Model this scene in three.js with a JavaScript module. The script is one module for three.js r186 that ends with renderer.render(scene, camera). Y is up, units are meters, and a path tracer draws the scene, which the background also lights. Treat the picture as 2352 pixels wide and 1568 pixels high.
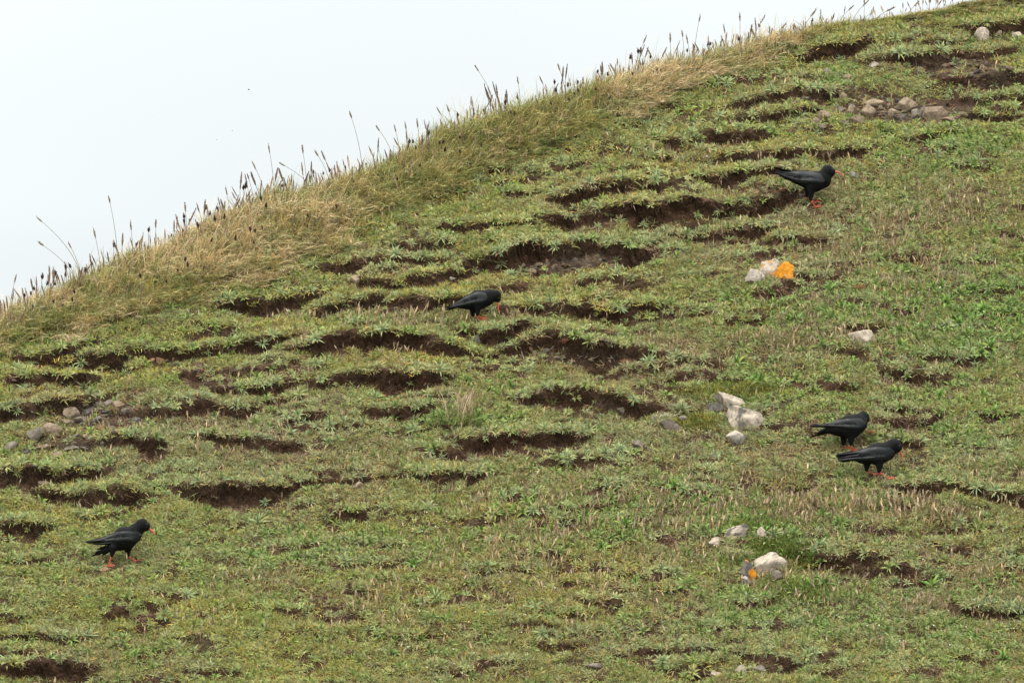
import * as THREE from 'three';
import { mergeGeometries, mergeVertices } from 'three/addons/utils/BufferGeometryUtils.js';

// ------------------------------------------------------------------ camera, sky, sun, exposure
const scene = new THREE.Scene();
const CAM_D = 50, PPM = 402;                       // metres to the slope, photo units (of a 2352 wide picture) per metre there
const camera = new THREE.PerspectiveCamera(2 * Math.atan(784 / PPM / CAM_D) * 180 / Math.PI, 1024 / 682, 1, 9000);
camera.position.set(0, -1.2, CAM_D);
camera.lookAt(0, 0, 0);
camera.updateMatrixWorld(true);
const renderer = new THREE.WebGLRenderer({ antialias: true });
renderer.toneMapping = THREE.LinearToneMapping;
renderer.toneMappingExposure = 1.2;
renderer.shadowMap.enabled = true;

// ------------------------------------------------------------------ noise and random numbers
function rng(seed) { let a = seed >>> 0; return () => { a = (a + 0x6D2B79F5) | 0; let t = Math.imul(a ^ (a >>> 15), 1 | a); t = (t + Math.imul(t ^ (t >>> 7), 61 | t)) ^ t; return ((t ^ (t >>> 14)) >>> 0) / 4294967296; }; }
function hash2(i, j) { let h = Math.imul(i, 374761393) + Math.imul(j, 668265263) | 0; h = Math.imul(h ^ (h >>> 13), 1274126177); return ((h ^ (h >>> 16)) >>> 0) / 4294967296; }
function vnoise(x, y) {
  const i = Math.floor(x), j = Math.floor(y), fx = x - i, fy = y - j, u = fx * fx * (3 - 2 * fx), v = fy * fy * (3 - 2 * fy);
  const a = hash2(i, j), b = hash2(i + 1, j), c = hash2(i, j + 1), d = hash2(i + 1, j + 1);
  return a + (b - a) * u + (c - a) * v + (a - b - c + d) * u * v;
}
function fbm(x, y, o = 4) { let s = 0, a = 0.5, n = 0; for (let k = 0; k < o; k++) { s += a * vnoise(x, y); n += a; a *= 0.5; x = x * 2.03 + 17.3; y = y * 2.03 + 9.1; } return s / n; }
function hash3(i, j, k) { return hash2(i + Math.imul(k, 7919), j + Math.imul(k, 104729)); }
function noise3(x, y, z) {
  const i = Math.floor(x), j = Math.floor(y), k = Math.floor(z), f = (t) => t * t * (3 - 2 * t), u = f(x - i), v = f(y - j), w = f(z - k);
  const L = (a, b, t) => a + (b - a) * t, g = (a, b, c) => hash3(i + a, j + b, k + c);
  return L(L(L(g(0, 0, 0), g(1, 0, 0), u), L(g(0, 1, 0), g(1, 1, 0), u), v), L(L(g(0, 0, 1), g(1, 0, 1), u), L(g(0, 1, 1), g(1, 1, 1), u), v), w);
}
const clamp = (x, a = 0, b = 1) => Math.min(b, Math.max(a, x));
const sstep = (a, b, x) => { const t = clamp((x - a) / (b - a)); return t * t * (3 - 2 * t); };
const lerp = (a, b, t) => a + (b - a) * t;
function piecewise(pts, x, ends = true) {
  const n = pts.length;
  if (x <= pts[0][0]) return ends ? pts[0][1] + (x - pts[0][0]) * (pts[1][1] - pts[0][1]) / (pts[1][0] - pts[0][0]) : pts[0][1];
  for (let i = 1; i < n; i++) if (x <= pts[i][0]) { const t = (x - pts[i - 1][0]) / (pts[i][0] - pts[i - 1][0]); return lerp(pts[i - 1][1], pts[i][1], t); }
  return ends ? pts[n - 1][1] + (x - pts[n - 1][0]) * (pts[n - 1][1] - pts[n - 2][1]) / (pts[n - 1][0] - pts[n - 2][0]) : pts[n - 1][1];
}

// overcast sky: thick cloud, several times as bright overhead as at the misty horizon, soft uneven mist low down
{
  const W = 2048, H = 1024, data = new Float32Array(W * H * 4);
  for (let r = 0; r < H; r++) {
    const el = ((r + 0.5) / H - 0.5) * Math.PI, s = Math.max(0, Math.sin(el)), cie = 1 + 2.8 * s;
    for (let c = 0; c < W; c++) {
      const az = c / W;                                  // 0.25 looks towards -z
      const far = ((az - 0.25 + 0.5 + 1) % 1 - 0.5) * 360;
      const e = el * 180 / Math.PI;
      const patch = (fbm(far * 0.16 + 40, e * 0.34 + 3, 4) - 0.5) * 0.10 + (fbm(far * 0.03 + 90, e * 0.05 + 7, 3) - 0.5) * 0.10;
      const streak = 0.055 * Math.exp(-(((e - 1.97 - 0.09 * (far + 2.6)) / 0.12) ** 2)) * sstep(-1.9, -2.9, far);
      const b = 0.75 * cie * (1 + patch - streak);
      const k = (r * W + c) * 4, warm = s;
      data[k] = b * lerp(0.925, 1.0, warm); data[k + 1] = b * lerp(0.985, 0.985, warm); data[k + 2] = b * lerp(1.0, 0.97, warm); data[k + 3] = 1;
    }
  }
  const sky = new THREE.DataTexture(data, W, H, THREE.RGBAFormat, THREE.FloatType);
  sky.mapping = THREE.EquirectangularReflectionMapping; sky.magFilter = THREE.LinearFilter; sky.needsUpdate = true;
  scene.background = sky; scene.environment = sky;
}
const sun = new THREE.DirectionalLight(new THREE.Color(1, 0.96, 0.9), 1.5);
sun.position.set(-6, 17, 5); sun.castShadow = true; sun.shadow.radius = 34;
sun.shadow.camera.left = -6; sun.shadow.camera.right = 6; sun.shadow.camera.top = 6; sun.shadow.camera.bottom = -6; sun.shadow.camera.far = 60; sun.shadow.mapSize.set(2048, 2048);
scene.add(sun, sun.target);

// ------------------------------------------------------------------ naming
const used = new Map();
function numbered(name) { const n = used.get(name) ?? 0; used.set(name, n + 1); return n ? `${name}_${String(n).padStart(3, '0')}` : name; }
function tag(o, label, category, group, kind) { o.userData.label = label; o.userData.category = category; if (group) o.userData.group = group; if (kind) o.userData.kind = kind; return o; }
function shade(o) { o.traverse((m) => { if (m.isMesh) { m.castShadow = true; m.receiveShadow = true; } }); return o; }
function add(o, name) { o.name = numbered(name); scene.add(shade(o)); return o; }
const V = (x, y, z) => new THREE.Vector3(x, y, z);

// ------------------------------------------------------------------ the shape of the hillside
const TH = 34 * Math.PI / 180, TAN = Math.tan(TH), NRM = V(0, Math.cos(TH), Math.sin(TH));
const fwd = V(0, 0, 0).sub(camera.position).normalize(), rgt = V(1, 0, 0), upv = rgt.clone().cross(fwd).normalize();
const ray = (px, py) => fwd.clone().addScaledVector(rgt, (px - 1176) / PPM / CAM_D).addScaledVector(upv, (784 - py) / PPM / CAM_D);
const toPhoto = (p) => { const q = p.clone().sub(camera.position), f = q.dot(fwd); return [1176 + q.x / f * CAM_D * PPM, 784 - q.dot(upv) / f * CAM_D * PPM]; };
// ground level of the brow of the hill, in photo units
const BROW = [[-900, 1250], [-300, 905], [0, 755], [100, 712], [200, 668], [300, 610], [450, 545], [560, 505], [700, 468], [860, 408], [1000, 352], [1150, 292], [1300, 248], [1500, 182], [1650, 142], [1800, 102], [1950, 64], [2150, 26], [2280, 4], [2400, -14], [2700, -50], [3200, -90]];
const browTable = BROW.map(([px, py]) => { // where the slope plane meets the sight line
  const d = ray(px, py), c = camera.position; const t = -(c.y + TAN * c.z) / (d.y + TAN * d.z);
  return [c.x + d.x * t, (c.y + d.y * t) + 0.045];
});
const browY = (x) => x < -6 ? lerp(piecewise(browTable, -6), -16, clamp((-6 - x) / 34)) : x > 5.5 ? piecewise(browTable, 5.5) + (x - 5.5) * 0.06 : piecewise(browTable, x);
const smin = (a, b, k) => { const h = Math.max(k - Math.abs(a - b), 0) / k; return Math.min(a, b) - h * h * k * 0.25; };
function baseH(x, d) {
  const und = (fbm(x * 0.55 + 5, d * 0.8 + 11, 3) - 0.5) * 0.12;
  const P = d * TAN + und, yc = browY(x), R = yc - 0.55 * (d - yc / TAN);
  return smin(P, R, 0.18);
}
function march(px, py, f) {
  const o = camera.position, r = ray(px, py); let t0 = 40, t1 = 60, prev = null;
  for (let t = t0; t < t1; t += 0.02) {
    const x = o.x + r.x * t, y = o.y + r.y * t, z = o.z + r.z * t, g = y - f(x, -z);
    if (g <= 0) { let a = t - 0.02, b = t; for (let k = 0; k < 14; k++) { const m = (a + b) / 2; if (o.y + r.y * m - f(o.x + r.x * m, -(o.z + r.z * m)) > 0) a = m; else b = m; } t = b; return V(o.x + r.x * t, o.y + r.y * t, o.z + r.z * t); }
  }
  return null;
}
// the soil banks: the grassy lip of each, and its height (photo units)
const BANKS = [
  [[1860, 115, 1920, 97, 1975, 95], 24], [[2045, 93, 2130, 88], 13], [[2130, 101, 2210, 97], 14], [[2005, 132, 2100, 118, 2200, 112, 2315, 108], 26],
  [[1690, 238, 1760, 212, 1840, 205, 1910, 205], 30], [[1665, 270, 1740, 258, 1855, 245], 22], [[1518, 318, 1602, 312], 16], [[1645, 301, 1745, 290], 20],
  [[1468, 355, 1548, 348], 13], [[1670, 357, 1800, 345, 1960, 338], 21], [[1630, 405, 1760, 392, 1790, 394], 26], [[1285, 455, 1400, 425, 1555, 422], 32],
  [[1250, 499, 1400, 475, 1560, 455, 1660, 460, 1840, 432], 46], [[1020, 514, 1180, 511, 1225, 520], 20], [[1090, 602, 1180, 570, 1280, 553, 1400, 553, 1510, 562], 50],
  [[735, 612, 840, 600, 1005, 588], 16], [[875, 566, 1045, 555], 14], [[840, 641, 1000, 628, 1095, 605], 22], [[510, 690, 570, 678, 710, 675], 34],
  [[735, 702, 860, 685], 20], [[870, 690, 960, 680, 1085, 678], 24], [[1140, 713, 1250, 700, 1350, 703, 1510, 702], 30], [[1085, 757, 1200, 756], 42],
  [[1150, 790, 1260, 765, 1400, 783, 1500, 812], 52], [[60, 812, 205, 792], 24], [[160, 814, 300, 800, 450, 790, 600, 775, 670, 770], 38], [[670, 792, 800, 767, 960, 768, 1070, 790], 48],
  [[425, 851, 655, 842], 17], [[30, 868, 205, 867], 27], [[500, 882, 650, 867], 27], [[730, 863, 860, 848, 1010, 852], 38],
  [[-40, 936, 100, 910, 215, 905], 38], [[375, 936, 460, 925, 550, 925], 30], [[225, 1016, 300, 1003, 345, 1014], 32], [[475, 1004, 600, 1010, 660, 1016], 27],
  [[-60, 1080, 100, 1070, 228, 1070], 46], [[115, 1119, 200, 1114, 300, 1119], 37], [[420, 1109, 560, 1117, 650, 1115], 37], [[865, 941, 970, 932], 27],
  [[1030, 1001, 1160, 988, 1330, 991], 32], [[1190, 902, 1350, 890, 1570, 932], 32], [[690, 1111, 860, 1090], 22], [[935, 1085, 1090, 1080], 27],
  [[-50, 1198, 100, 1206], 28], [[-20, 1466, 170, 1460], 18], [[0, 1526, 130, 1517, 190, 1526], 31], [[275, 1400, 350, 1395], 17],
  [[2070, 1121, 2200, 1114, 2400, 1125], 32], [[1860, 1275, 2005, 1285], 27], [[1990, 1300, 2070, 1311], 18], [[2225, 62, 2390, 42], 22],
  [[2195, 186, 2400, 180], 24], [[2225, 221, 2390, 214], 17], [[2235, 256, 2320, 250], 17], [[1415, 851, 1525, 846], 22], [[2240, 1401, 2400, 1390], 22],
  [[1555, 526, 1730, 515], 20], [[1790, 551, 1890, 548], 15], [[2050, 850, 2140, 861], 17], [[2125, 826, 2240, 820], 15], [[1940, 747, 2020, 742], 14],
  [[2050, 962, 2140, 950], 17], [[1175, 441, 1255, 437], 12], [[1490, 1494, 1610, 1486], 15], [[1340, 1380, 1420, 1384], 13], [[2060, 1010, 2110, 1018], 14],
  [[2240, 950, 2330, 955], 13], [[600, 905, 690, 900], 14], [[1880, 880, 1960, 886], 12], [[1620, 860, 1700, 866], 14], [[760, 1180, 830, 1178], 12], [[2150, 1250, 2230, 1256], 13], [[1720, 1500, 1800, 1510], 15],
  [[1290, 1310, 1400, 1305], 11], [[980, 1030, 1060, 1032], 12], [[660, 960, 740, 955], 13], [[2010, 700, 2090, 705], 11], [[1330, 640, 1420, 632], 13],
];
{ // many lesser breaks in the turf between them
  const R = rng(31); for (let k = 0; k < 260; k++) { const left = R() < 0.66, px = left ? R() * 1900 - 60 : 1200 + R() * 1150, py = 150 + R() * 1400, L = (left ? 60 : 30) + R() * R() * (left ? 240 : 110), tilt = (py < 800 ? 0.07 : 0.0) + (R() - 0.5) * 0.08, h = 4 + 8 * R() * R(); if ([[260, 1290], [1080, 720], [1930, 1000], [2000, 1090], [1870, 460]].some(([a, b]) => Math.abs(px + L / 2 - a) < 90 + L / 2 && Math.abs(py - b) < 45)) continue; BANKS.push([[px, py + L * tilt, px + L * 0.5, py + L * tilt * 0.4, px + L, py], h]); }
}
const banks = BANKS.map(([q, h], n) => {
  const pts = []; for (let i = 0; i < q.length; i += 2) { const p = march(q[i], q[i + 1] + h * 0.55, baseH); if (p) pts.push([p.x, -p.z]); }
  if (pts.length < 2) return null;
  return { pts, x0: pts[0][0] - (h < 14.5 ? 0.05 : 0.12), x1: pts[pts.length - 1][0] + (h < 14.5 ? 0.05 : 0.12), H: h / PPM * 0.95 + (h < 14.5 ? 0.010 : 0.014), n };
}).filter(Boolean);
// for a place on the hill: the rise or cut of the banks there, how far its lip hangs over, and how bare of plants it is
function bankAt(x, d) {
  let rise = 0, lip = 0, bare = 0, edge = 0;
  for (const b of banks) {
    if (x < b.x0 || x > b.x1) continue;
    const u = (x - b.x0) / (b.x1 - b.x0), env = Math.min(1, Math.pow(Math.max(0, Math.sin(Math.PI * u)), 0.7) * 1.3) * (0.25 + 1.3 * fbm(x * 6 + b.n * 3.7, b.n * 1.3, 3));
    const d0 = piecewise(b.pts, x) + 0.55 * b.H * (1 - env) / TAN + (fbm(x * 7 + b.n * 11, 4.4, 3) - 0.5) * 0.07 + (vnoise(x * 42, b.n) - 0.5) * 0.016, q = d - d0;
    if (Math.abs(q) > 0.7) continue;
    const H = b.H * env, w = Math.max(0.11, H * 1.35), wd = Math.max(0.13, H * 1.7);
    const st = sstep(-0.012 - H * 0.16, 0.004, q + (vnoise(x * 60, d * 60 + b.n) - 0.5) * 0.012);
    rise += H * (st * 0.55 * Math.exp(-Math.max(q, 0) / w) - (1 - st) * 0.45 * Math.exp(-Math.max(-q, 0) / wd));
    lip += 0.42 * H * sstep(-0.016, 0.0, q) * Math.exp(-Math.max(q, 0) / 0.05);
    const below = H * (0.1 + 0.95 * fbm(x * 4 + b.n * 5, b.n, 2)) + (vnoise(x * 26, d * 40) - 0.5) * 0.05;
    bare = Math.max(bare, sstep(0.006, -0.006, q) * sstep(-below - 0.05, -below + 0.01, q) * sstep(0.08, 0.4, env) * (0.55 + 0.45 * sstep(0.28, 0.42, fbm(x * 9 + b.n, d * 12, 3))));
    edge = Math.max(edge, Math.exp(-(((q - 0.02) / 0.025) ** 2)) * sstep(0.2, 0.5, env));
  }
  return { rise, lip: Math.min(lip, 0.07), bare, edge };
}
const micro = (x, d) => (fbm(x * 9, d * 14, 3) - 0.5) * 0.026 + (fbm(x * 2.2 + 8, d * 5.5, 2) - 0.5) * 0.06;
const groundH = (x, d) => baseH(x, d) + bankAt(x, d).rise + micro(x, d);
const at = (px, py) => march(px, py, groundH) ?? march(px, py + 40, groundH);
function pos(x, d) { const b = bankAt(x, d); return { p: V(x, baseH(x, d) + b.rise + micro(x, d), -d + b.lip), b }; }
function slopeNormal(x, d) { const e = 0.03, hx = (groundH(x + e, d) - groundH(x - e, d)) / (2 * e), hd = (groundH(x, d + e) - groundH(x, d - e)) / (2 * e); return V(-clamp(hx, -1, 1), 1, clamp(hd, -0.4, 1.1)).normalize(); }

// where the stony ground and the long grass lie (photo units)
const STONY = [[2090, 255, 170, 30, 0.9], [2230, 165, 140, 42, 0.75], [2010, 210, 120, 26, 0.5], [1290, 606, 130, 24, 0.8], [245, 960, 110, 46, 0.8], [140, 1020, 120, 26, 0.7], [470, 882, 90, 20, 0.6], [1310, 822, 170, 20, 0.5], [420, 845, 120, 16, 0.5], [1790, 452, 110, 22, 0.6], [60, 1115, 60, 18, 0.6], [2110, 1225, 120, 20, 0.3], [1450, 925, 120, 22, 0.45], [1720, 270, 80, 18, 0.4]];
const blob = (list, px, py) => { let s = 0; for (const [x, y, a, b, k] of list) s = Math.max(s, k * Math.exp(-(((px - x) / a) ** 2) - (((py - y) / b) ** 2))); return s; };
const LONG_EDGE = [[-400, 960], [0, 815], [200, 775], [330, 745], [480, 692], [640, 640], [740, 590], [800, 556], [900, 500], [1000, 462], [1150, 395], [1350, 315], [1550, 225], [1700, 158], [1850, 105], [2000, 62], [2150, 35], [2400, -5], [2700, -40]];
const longTable = LONG_EDGE.map(([px, py]) => { const p = march(px, py, baseH) ?? march(px, py + 30, baseH); return p ? [p.x, -p.z] : null; }).filter(Boolean);
const longGrass = (x, d) => { const q = d - piecewise(longTable, x) + (fbm(x * 4, d * 4 + 3, 3) - 0.5) * 0.5; return sstep(-0.06, 0.1, q); };

// things one can find on the slope, for saying what a small thing lies near
const LANDMARKS = [[1840, 430, 'the striding bird'], [1085, 700, 'the bowing bird'], [1960, 1040, 'the two neighbouring birds'], [265, 1250, 'the lone walking bird'], [1775, 632, 'the orange lichened slab'], [1979, 773, 'the lone cream rock'], [1690, 960, 'the slanting outcrop'], [1740, 1290, 'the mossy cushion'], [1055, 950, 'the tall grass clump'], [240, 960, 'the low stony patch'], [2060, 255, 'the high stony patch'], [370, 828, 'the row of rusty stones'], [2290, 80, 'the hilltop boulders'], [1310, 800, 'the root-covered bank'], [820, 645, 'the upright stone by the long grass'], [1690, 1540, 'the cream stones low on the slope']];
const nearTo = (p) => { const [a, b] = toPhoto(p); let best = 1e9, s = ''; for (const [x, y, t] of LANDMARKS) { const q = Math.hypot(a - x, (b - y) * 1.4); if (q < best) { best = q; s = t; } } return s; };

// ------------------------------------------------------------------ materials
function texture(n, fn, srgb = true) {
  const a = new Uint8Array(n * n * 4);
  for (let j = 0; j < n; j++) for (let i = 0; i < n; i++) { const c = fn(i / n, j / n, i, j); const k = (j * n + i) * 4; a[k] = c[0] * 255; a[k + 1] = c[1] * 255; a[k + 2] = c[2] * 255; a[k + 3] = 255; }
  const t = new THREE.DataTexture(a, n, n); t.wrapS = t.wrapT = THREE.RepeatWrapping; t.magFilter = THREE.LinearFilter; t.minFilter = THREE.LinearMipmapLinearFilter; t.generateMipmaps = true; if (srgb) t.colorSpace = THREE.SRGBColorSpace; t.needsUpdate = true; return t;
}
const wrapN = (u, v, f, o) => { let s = 0, a = 0.5, n = 0; for (let k = 0; k < o; k++) { const F = f * 2 ** k; const x = u * F, y = v * F, i = Math.floor(x), j = Math.floor(y), fx = x - i, fy = y - j, p = fx * fx * (3 - 2 * fx), q = fy * fy * (3 - 2 * fy), m = (z) => ((z % F) + F) % F; const A = hash2(m(i) + k * 91, m(j)), B = hash2(m(i + 1) + k * 91, m(j)), C = hash2(m(i) + k * 91, m(j + 1)), D = hash2(m(i + 1) + k * 91, m(j + 1)); s += a * (A + (B - A) * p + (C - A) * q + (A - B - C + D) * p * q); n += a; a *= 0.6; } return s / n; };
const soilMap = texture(1024, (u, v) => { const g = wrapN(u, v, 24, 6), f = wrapN(u + 0.3, v, 220, 2), m = 0.52 + 0.55 * (g - 0.5) + 0.5 * (f - 0.5); const s = f > 0.8 ? 0.22 : 0; return [clamp(m + 0.16 + s), clamp(m + 0.14 + s), clamp(m + 0.12 + s)]; });
const soilBump = texture(1024, (u, v) => { const g = wrapN(u, v, 40, 5); return [g, g, g]; }, false);
const rockMap = texture(512, (u, v) => { const g = wrapN(u, v, 8, 6), f = wrapN(u, v + 0.4, 60, 3), m = clamp(0.9 + 0.45 * (g - 0.5) + 0.3 * (f - 0.5)); return [m, m, m]; });
const rockBump = texture(512, (u, v) => { const g = wrapN(u, v, 12, 6); return [g, g, g]; }, false);
const MAT = {
  soil: new THREE.MeshPhysicalMaterial({ vertexColors: true, specularIntensity: 0.25, map: soilMap, bumpMap: soilBump, bumpScale: 0.02, roughness: 0.97 }),
  hill: new THREE.MeshStandardMaterial({ color: new THREE.Color(0.10, 0.105, 0.045), map: soilMap, roughness: 0.97 }),
  sea: new THREE.MeshStandardMaterial({ color: new THREE.Color(0.05, 0.07, 0.08), roughness: 0.35 }),
  leaf: new THREE.MeshPhysicalMaterial({ vertexColors: true, roughness: 0.85, transmission: 0.14, thickness: 0, specularIntensity: 0.4 }),
  straw: new THREE.MeshPhysicalMaterial({ vertexColors: true, specularIntensity: 0.35, roughness: 0.8 }),
  rock: new THREE.MeshPhysicalMaterial({ vertexColors: true, specularIntensity: 0.3, map: rockMap, bumpMap: rockBump, bumpScale: 0.006, roughness: 0.92 }),
  seed: new THREE.MeshStandardMaterial({ vertexColors: true, roughness: 0.9 }),
  plumage: new THREE.MeshPhysicalMaterial({ color: new THREE.Color(0.0035, 0.0036, 0.004), roughness: 0.7, specularIntensity: 0.28 }),
  wing: new THREE.MeshPhysicalMaterial({ color: new THREE.Color(0.009, 0.0097, 0.0102), roughness: 0.45, specularIntensity: 0.6, sheen: 0.06, sheenColor: new THREE.Color(0.25, 0.4, 0.55), sheenRoughness: 0.5 }),
  bill: new THREE.MeshStandardMaterial({ color: new THREE.Color(0.52, 0.088, 0.040), roughness: 0.42 }),
  leg: new THREE.MeshStandardMaterial({ color: new THREE.Color(0.46, 0.070, 0.034), roughness: 0.55 }),
  claw: new THREE.MeshStandardMaterial({ color: new THREE.Color(0.03, 0.02, 0.018), roughness: 0.5 }),
  eye: new THREE.MeshStandardMaterial({ color: new THREE.Color(0.012, 0.01, 0.01), roughness: 0.08 }),
  lichen: new THREE.MeshStandardMaterial({ vertexColors: true, roughness: 0.95 }),
};

// ------------------------------------------------------------------ ground
{
  const X0 = -4.0, X1 = 4.0, D0 = -4.1, D1 = 4.7, NX = 470, ND = 890, P = [], C = [], U = [], I = [];
  const c = new THREE.Color();
  for (let j = 0; j <= ND; j++) for (let i = 0; i <= NX; i++) {
    const x = lerp(X0, X1, i / NX), d = lerp(D0, D1, j / ND), { p, b } = pos(x, d), [px, py] = toPhoto(p);
    const rough = b.bare > 0.3 ? (noise3(p.x * 38, p.y * 38, p.z * 38) - 0.5) * 0.018 + (noise3(p.x * 90, p.y * 90, p.z * 90) - 0.5) * 0.008 : 0;
    P.push(p.x, p.y + rough * 0.4, p.z + rough); U.push(x / 0.9, (p.y + d) / 1.1);
    const g = fbm(x * 6 + 3, d * 8, 4), st = blob(STONY, px, py) * sstep(0.35, 0.6, g), th = sstep(0.42, 0.6, fbm(x * 3.1 + 20, d * 5.2, 4)) * (1 - b.bare);
    c.setRGB(0.098, 0.057, 0.034); c.lerp(new THREE.Color(0.135, 0.083, 0.053), sstep(0.5, 0.72, fbm(x * 4 + 7, d * 9, 3)));
    c.lerp(new THREE.Color(0.19, 0.155, 0.115), st * 0.8); c.lerp(new THREE.Color(0.125, 0.105, 0.05), th * 0.7);
    C.push(c.r, c.g, c.b);
  }
  for (let j = 0; j < ND; j++) for (let i = 0; i < NX; i++) { const a = j * (NX + 1) + i, b = a + 1, e = a + NX + 1, f = e + 1; I.push(a, b, e, b, f, e); }
  const g = new THREE.BufferGeometry(); g.setAttribute('position', new THREE.Float32BufferAttribute(P, 3)); g.setAttribute('color', new THREE.Float32BufferAttribute(C, 3)); g.setAttribute('uv', new THREE.Float32BufferAttribute(U, 2)); g.setIndex(I); g.computeVertexNormals();
  const m = add(new THREE.Mesh(g, MAT.soil), 'hill_ground'); tag(m, 'steep hillside of brown soil stepped into narrow terraces under the turf', 'hillside', null, 'structure');
}
{ // the hill beyond the picture: one wide sheet a little lower than the ground above
  const n = 120, P = [], U = [], I = [];
  for (let j = 0; j <= n; j++) for (let i = 0; i <= n; i++) { const x = lerp(-60, 60, i / n), d = lerp(-45, 40, j / n), inner = Math.abs(x) < 4.4 && d > -4.5 && d < 5.2; P.push(x, baseH(x, d) - (inner ? 0.8 : 0.28), -d); U.push(x / 0.9, d / 0.9); }
  for (let j = 0; j < n; j++) for (let i = 0; i < n; i++) { const a = j * (n + 1) + i, b = a + 1, e = a + n + 1, f = e + 1; I.push(a, b, e, b, f, e); }
  const g = new THREE.BufferGeometry(); g.setAttribute('position', new THREE.Float32BufferAttribute(P, 3)); g.setAttribute('uv', new THREE.Float32BufferAttribute(U, 2)); g.setIndex(I); g.computeVertexNormals();
  tag(add(new THREE.Mesh(g, MAT.hill), 'hill_terrain'), 'rest of the grassy hill around the terraced slope', 'hillside', null, 'structure');
  const s = new THREE.Mesh(new THREE.PlaneGeometry(9000, 9000), MAT.sea); s.rotation.x = -Math.PI / 2; s.position.y = -42; tag(add(s, 'sea'), 'grey sea far below the hill', 'sea', null, 'structure');
}

// ------------------------------------------------------------------ plants: builders for small leaf geometries
class Bits { // collects triangles with colours
  constructor() { this.p = []; this.c = []; this.n = []; this.i = []; }
  strip(pts, widths, side, col) { // a blade along pts, `side` its width direction
    const k0 = this.p.length / 3, m = pts.length;
    for (let k = 0; k < m; k++) {
      const t = pts[Math.min(k + 1, m - 1)].clone().sub(pts[Math.max(k - 1, 0)]).normalize(), nn = side.clone().cross(t).normalize();
      for (const s of [-1, 1]) { if (k === m - 1 && s === 1) break; const w = k === m - 1 ? 0 : widths[k] * s * 0.5; const q = pts[k].clone().addScaledVector(side, w); this.p.push(q.x, q.y, q.z); const nv = nn.clone().addScaledVector(side, s * 0.25).normalize(); this.n.push(nv.x, nv.y, nv.z); this.c.push(col.r, col.g, col.b); }
    }
    for (let k = 0; k < m - 1; k++) { const a = k0 + 2 * k; if (k === m - 2) this.i.push(a, a + 1, a + 2); else this.i.push(a, a + 1, a + 2, a + 1, a + 3, a + 2); }
  }
  tube(pts, radii, sides, col) {
    const k0 = this.p.length / 3, m = pts.length;
    for (let k = 0; k < m; k++) {
      const t = pts[Math.min(k + 1, m - 1)].clone().sub(pts[Math.max(k - 1, 0)]).normalize(), a = (Math.abs(t.y) > 0.9 ? V(1, 0, 0) : V(0, 1, 0)).cross(t).normalize(), b = t.clone().cross(a), cc = Array.isArray(col) ? col[k] : col;
      for (let s = 0; s < sides; s++) { const f = s / sides * Math.PI * 2, nv = a.clone().multiplyScalar(Math.cos(f)).addScaledVector(b, Math.sin(f)), q = pts[k].clone().addScaledVector(nv, radii[k]); this.p.push(q.x, q.y, q.z); this.n.push(nv.x, nv.y, nv.z); this.c.push(cc.r, cc.g, cc.b); }
    }
    for (let k = 0; k < m - 1; k++) for (let s = 0; s < sides; s++) { const a = k0 + k * sides + s, b = k0 + k * sides + (s + 1) % sides; this.i.push(a, b, a + sides, b, b + sides, a + sides); }
    for (const [k, up] of [[0, 0], [m - 1, 1]]) for (let s = 1; s < sides - 1; s++) { const o = k0 + k * sides; up ? this.i.push(o, o + s, o + s + 1) : this.i.push(o, o + s + 1, o + s); }
  }
  geo() { const g = new THREE.BufferGeometry(); g.setAttribute('position', new THREE.Float32BufferAttribute(this.p, 3)); g.setAttribute('normal', new THREE.Float32BufferAttribute(this.n, 3)); g.setAttribute('color', new THREE.Float32BufferAttribute(this.c, 3)); g.setIndex(this.i); return g; }
}
const col = (r, g, b) => new THREE.Color().setRGB(r, g, b);
const jit = (R, c, a) => { const k = 1 + (R() - 0.5) * a; return col(c.r * k * (1 + (R() - 0.5) * a * 0.4), c.g * k, c.b * k * (1 + (R() - 0.5) * a * 0.4)); };
const WHITE = col(1, 1, 1);
// a leaf that leaves the ground at angle `lift` towards `az`, arching over
function leafPath(az, r0, len, lift, droop, segs) {
  const out = [], dx = Math.cos(az), dz = Math.sin(az); let x = r0, y = 0, a = lift;
  for (let k = 0; k <= segs; k++) { out.push(V(dx * x, y, dz * x)); x += Math.cos(a) * len / segs; y += Math.sin(a) * len / segs; a -= droop / segs; }
  return out;
}
function rosetteGeo(seed, { leaves = 15, len = 0.034, wid = 0.0058, lift = 0.9, droop = 0.9, dead = 0.18, tone = WHITE, spread = 0.004 }) {
  const R = rng(seed), b = new Bits();
  for (let k = 0; k < leaves; k++) {
    const az = (k / leaves) * Math.PI * 2 + (R() - 0.5) * 0.6, ring = k % 2, L = len * (0.65 + 0.6 * R()) * (ring ? 0.8 : 1), w = wid * (0.75 + 0.5 * R());
    const P = leafPath(az, spread * R(), L, lift * (ring ? 1.25 : 0.6) * (0.6 + 0.8 * R()), droop * (0.6 + 0.8 * R()), 3), side = V(-Math.sin(az), (R() - 0.5) * 0.5, Math.cos(az)).normalize();
    const isDead = R() < dead, c = isDead ? jit(R, col(1.45, 1.05, 0.95), 0.6) : jit(R, tone, 0.75);
    b.strip(P, [w * 0.5, w, w * 0.75, 0], side, c);
  }
  return b.geo();
}
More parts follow.
